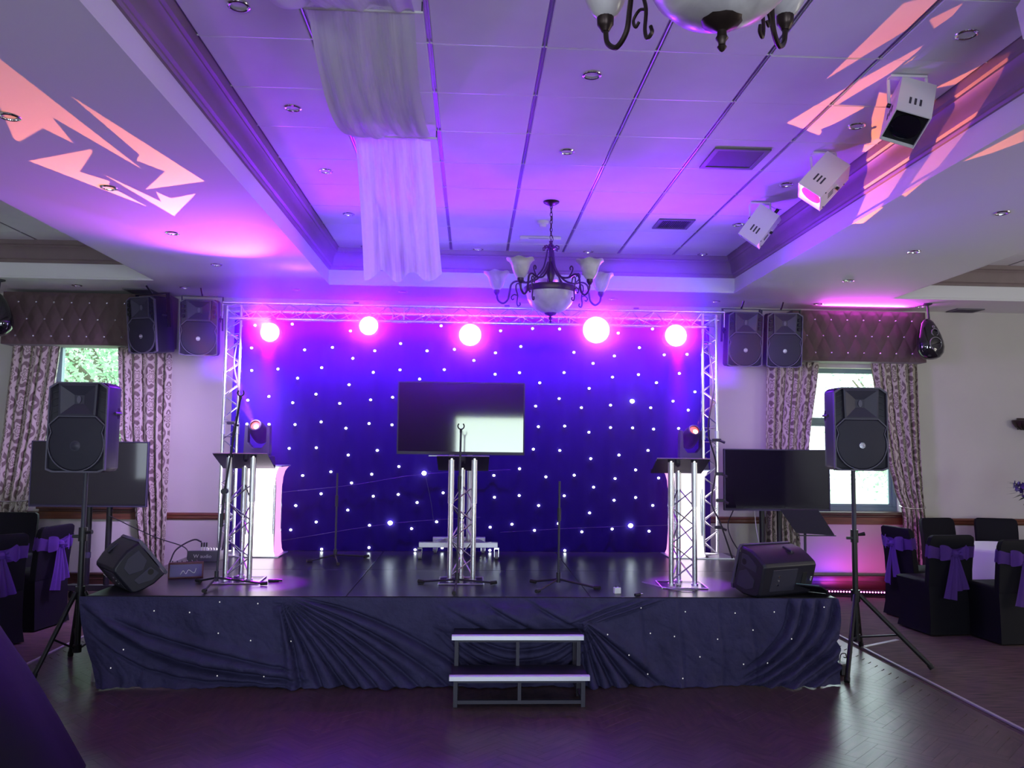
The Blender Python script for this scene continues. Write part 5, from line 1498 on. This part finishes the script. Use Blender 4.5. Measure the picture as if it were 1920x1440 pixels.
# LED batten washing the wall under the right window
t = thing('led_batten', 'low black LED bar glowing pink on the floor under the right window', 'light bar', (4.56, 9.42, 0), radians(-6))
MB().box((0, 0, .04), (.98, .075, .055)).build('housing', 'blackmetal', t, smooth=0, bevel=.005)
for s in (-.4, .4): MB().box((s, 0, .006), (.05, .11, .012)).build('foot', 'blackmetal', t, smooth=0)
ld = MB().lathe([(.010, 0), (.008, .005), (0, .007)], 8).mesh('led', 'ledstrip')
for k in range(30): link('led', ld, t, M4=Matrix.Translation((-.47 + .0324 * k, -.034, .052)) @ Matrix.Rotation(radians(70), 4, 'X'))

# ================================================================== TABLES, CHAIRS, FLOWERS
def round_table(x, y, r, h, label, mat, flare=.10, group=None, n=96, waves=11, fname='table'):
    t = thing('round_table', label, 'table', (x, y, 0))
    def fn(rr, z, a):
        k = max(0, (h - .02 - z) / h)
        return (rr * (1 + .045 * k * sin(waves * a) + .02 * k * sin(waves * 2.3 * a + 1)), z)
    MB().lathe([(0, h), (r * .5, h), (r * .97, h), (r, h - .008), (r + .012, h - .03), (r + flare * .35, h * .7), (r + flare * .7, h * .35), (r + flare, .006)], n, fn=fn).build('tablecloth', mat, t, smooth=60)
    MB().cyl((0, 0, h - .035), (0, 0, h - .006), r - .01, n=40).build('tabletop', 'darkwood', t)
    for k in range(4):
        a = k * pi / 2 + .5
        MB().cyl((r * .55 * cos(a), r * .55 * sin(a), 0), (r * .5 * cos(a), r * .5 * sin(a), h - .03), .018, n=8).build('leg', 'blackmetal', t)
    return t
round_table(5.44, 8.12, .52, .72, 'round table under a white cloth among the right-hand chairs', 'whitecloth', .06)
round_table(-5.75, 7.9, .85, .74, 'round table beyond the left picture edge, beside the left chairs', 'whitecloth', .06)
round_table(-3.06, 4.02, .76, .765, 'dark purple-black draped table cut by the lower left corner', 'purplecloth', .40, waves=7)
round_table(2.12, 1.53, 1.0, .765, 'dark draped table just touching the lower right corner', 'purplecloth', .15, waves=9)

def chair(x, y, rz, label, sash=True, group='black covered chairs'):
    # local: seat faces -Y, backrest at +Y
    t = thing('covered_chair', label, 'chair', (x, y, 0), rz, group)
    m = MB()
    def loop(w0, w1, y0, y1, z, n=6):
        pts = []
        for i in range(n): pts.append((-w0 + 2 * w0 * i / n, y0, z))
        for i in range(n): q = i / n; pts.append((w0 + (w1 - w0) * q, y0 + (y1 - y0) * q, z))
        for i in range(n): pts.append((w1 - 2 * w1 * i / n, y1, z))
        for i in range(n): q = i / n; pts.append((-w1 + (w1 - w0) * q, y1 + (y0 - y1) * q, z))
        return pts
    lv = [loop(.225, .235, -.235, .262, .004), loop(.205, .222, -.215, .246, .12), loop(.205, .220, -.215, .238, .30), loop(.222, .222, -.235, .232, .44), loop(.226, .222, -.238, .225, .465), loop(.205, .205, -.215, .205, .482)]
    n = len(lv[0])
    m.add(sum(lv, []), [(k * n + j, k * n + (j + 1) % n, (k + 1) * n + (j + 1) % n, (k + 1) * n + j) for k in range(len(lv) - 1) for j in range(n)] + [tuple(range((len(lv) - 1) * n, len(lv) * n))])
    m.build('seat_cover', 'blackspandex', t, smooth=50)
    m = MB()
    def bl(w, ya, yb, z): return loop(w, w, ya, yb, z)
    lv = [bl(.224, .172, .236, .43), bl(.222, .185, .245, .58), bl(.225, .205, .262, .74), bl(.226, .222, .276, .84), bl(.218, .232, .282, .880), bl(.190, .242, .278, .900)]
    m.add(sum(lv, []), [(k * n + j, k * n + (j + 1) % n, (k + 1) * n + (j + 1) % n, (k + 1) * n + j) for k in range(len(lv) - 1) for j in range(n)] + [tuple(range((len(lv) - 1) * n, len(lv) * n))])
    m.build('back_cover', 'blackspandex', t, smooth=50, bevel=.008)
    if sash:
        m = MB()
        def band(u, v):
            a = 2 * pi * u
            cx, cy = cos(a), sin(a)
            k = (abs(cx) ** 6 + abs(cy) ** 6) ** (-1 / 6)
            z = .70 + .11 * v - .035 * (1 - abs(cx)) * (cy > 0)
            return (.234 * cx * k, .232 + .042 * cy * k + (z - .74) * .16, z + .006 * sin(9 * a + 8 * v))
        m.grid(band, 48, 5); s = m.build('sash', 'organza', t, smooth=180)
        y0 = .292
        m = MB(); m.lathe([(0, .035), (.025, .026), (.036, 0), (.025, -.026), (0, -.035)], 10, (0, y0 + .01, .735)); m.build('knot', 'organza', s)
        for sx in (-1, 1):
            m = MB()
            m.grid(lambda u, v: (sx * (.02 + .115 * sin(pi * u * .5) + .01), y0 + .015 + .04 * sin(2 * pi * u) * .6, .735 + (.02 + .075 * sin(pi * min(1, u * .9))) * (2 * v - 1) * .8 + .03 * u - .02 * u * u + .008 * sin(14 * v + 5 * u)), 14, 8)
            m.build('bow_loop', 'organza', s, smooth=180)
            m = MB()
            m.grid(lambda u, v: (sx * (.012 + .06 * v + (u - .5) * (.04 + .085 * v)), y0 + .012 + .012 * sin(11 * u + sx) + .02 * v * (1 - v) + .015 * v, .72 - (.36 + .04 * sx) * v + .02 * u * v), 10, 14)
            m.build('bow_tail', 'organza', s, smooth=180)
    return t
TC = Vector((5.65, 8.22))
def seat_at(x, y, label, cen=TC, off=0, sash=True):
    d = Vector((cen[0] - x, cen[1] - y))
    # local -Y must point to the table
    rz = atan2(d.y, d.x) + pi / 2 + off
    return chair(x, y, rz, label, sash)
chair(4.38, 7.72, radians(187), 'black covered chair with purple bow, back turned to us beside the right speaker stand')
chair(4.81, 7.36, radians(186), 'black covered chair with purple bow, back turned, at the right picture edge')
chair(4.56, 8.28, radians(98), 'black covered chair seen from its side, its purple bow lit pink below the right window')
chair(5.42, 9.12, radians(12), 'black covered chair beyond the white table, near the right window', False)
chair(6.02, 9.14, radians(-14), 'black covered chair beyond the white table, at the right picture edge', False)
chair(-4.02, 7.85, radians(-100), 'black covered chair with purple bow, furthest of the left-hand chairs')
chair(-4.03, 7.15, radians(-128), 'black covered chair with purple bow, cut by the left picture edge')
chair(-4.85, 8.95, radians(5), 'black covered chair beside the left curtain, mostly hidden', False)

t = thing('flower_arrangement', 'purple flowers with dark leaves on the white table', 'flowers', (5.70, 8.10, .722))
MB().lathe([(0, 0), (.07, .002), (.075, .012), (.02, .03), (.013, .06), (.014, .30), (.035, .36), (.06, .42), (.055, .42), (.03, .37), (0, .36)], 20).build('vase', 'pane', t)
rr = random.Random(5)
pet = MB(); lf = MB()
for k in range(60):
    d = Vector((rr.gauss(0, 1), rr.gauss(0, 1), rr.gauss(.2, .8))).normalized()
    c = Vector((0, 0, .58)) + Vector((d.x * .19, d.y * .19, d.z * .15)) * rr.uniform(.6, 1.08)
    q = d.to_track_quat('Z', 'Y').to_matrix()
    for j in range(7):
        a = j * 2 * pi / 7
        e = q @ Vector((cos(a), sin(a), .35)); f = q @ Vector((-sin(a), cos(a), 0))
        pet.add([c, c + e * .020 + f * .013, c + e * .038, c + e * .020 - f * .013], [(0, 1, 2, 3)])
    if k % 2 == 0:
        e = (d + Vector((0, 0, rr.uniform(-.5, .2)))).normalized(); f = e.cross(Vector((0, 0, 1))).normalized()
        b = Vector((0, 0, .57)) + e * .15
        lf.add([b, b + e * .07 + f * .018, b + e * .14, b + e * .07 - f * .018], [(0, 1, 2, 3)])
stuff(pet.build('blossoms', 'flower', t, smooth=0)); stuff(lf.build('leaves', 'leaf', t, smooth=0))
for k in range(9): MB().tube([(0, 0, .37), (.05 * cos(k), .05 * sin(k), .48), (.1 * cos(k), .1 * sin(k), .56)], .004, 5).build('stem', 'leaf', t)

# ================================================================== STAGE HAZE
def haze(x0, x1, y0, y1, z0, z1, density, aniso):
    m = bpy.data.materials.new('stage_haze'); m.use_nodes = True
    nt = m.node_tree; nt.nodes.clear()
    out = nt.nodes.new('ShaderNodeOutputMaterial')
    v = nt.nodes.new('ShaderNodeVolumeScatter')
    v.inputs['Color'].default_value = (.50, .22, 1, 1)   # tinted violet to colour the veil of light over the stage
    N = nt.nodes.new
    geo = N('ShaderNodeNewGeometry')
    def mth(op, a, b=None, clamp=False):
        n = N('ShaderNodeMath'); n.operation = op; n.use_clamp = clamp
        for i, q in enumerate((a, b)):
            if q is None: continue
            if isinstance(q, (int, float)): n.inputs[i].default_value = q
            else: nt.links.new(q, n.inputs[i])
        return n.outputs[0]
    sp = N('ShaderNodeSeparateXYZ'); nt.links.new(geo.outputs['Position'], sp.inputs[0])
    # haze denser under the truss, with puffs added to shape each lamp's halo
    h = mth('MULTIPLY', mth('SUBTRACT', sp.outputs[2], .9), 1 / 2.1, True)
    side = mth('MULTIPLY', mth('SUBTRACT', 2.15, mth('ABSOLUTE', sp.outputs[0])), 1.6, True)      # faded at the sides to hide the moving-head beams
    tot = mth('ADD', mth('MULTIPLY', mth('MULTIPLY', mth('POWER', h, 1.25), side), density), density * .06)
    for lx, lz, lr in LAMPS:
        d = N('ShaderNodeVectorMath'); d.operation = 'DISTANCE'
        nt.links.new(geo.outputs['Position'], d.inputs[0]); d.inputs[1].default_value = (lx, 7.74, lz - .05)
        k = mth('SUBTRACT', 1.0, mth('MULTIPLY', d.outputs['Value'], 1 / (.21 + 1.6 * lr)), True)
        tot = mth('ADD', tot, mth('MULTIPLY', mth('POWER', k, 2.4), 8.5))
        k2 = mth('SUBTRACT', 1.0, mth('MULTIPLY', d.outputs['Value'], 1 / 1.35), True)
        tot = mth('ADD', tot, mth('MULTIPLY', mth('MULTIPLY', mth('POWER', k2, 1.5), side), .20))
    nt.links.new(tot, v.inputs['Density'])
    v.inputs['Anisotropy'].default_value = aniso
    nt.links.new(v.outputs[0], out.inputs['Volume'])
    o = MB().box(((x0 + x1) / 2, (y0 + y1) / 2, (z0 + z1) / 2), (x1 - x0, y1 - y0, z1 - z0)).build('haze', m, smooth=0)
    stuff(o); tag(o, 'thin smoke haze hanging in the air over the stage', 'haze')
haze(-2.6, 2.6, 6.3, 8.375, .62, 3.36, .19, .60)
scene.cycles.volume_step_rate = 2.0
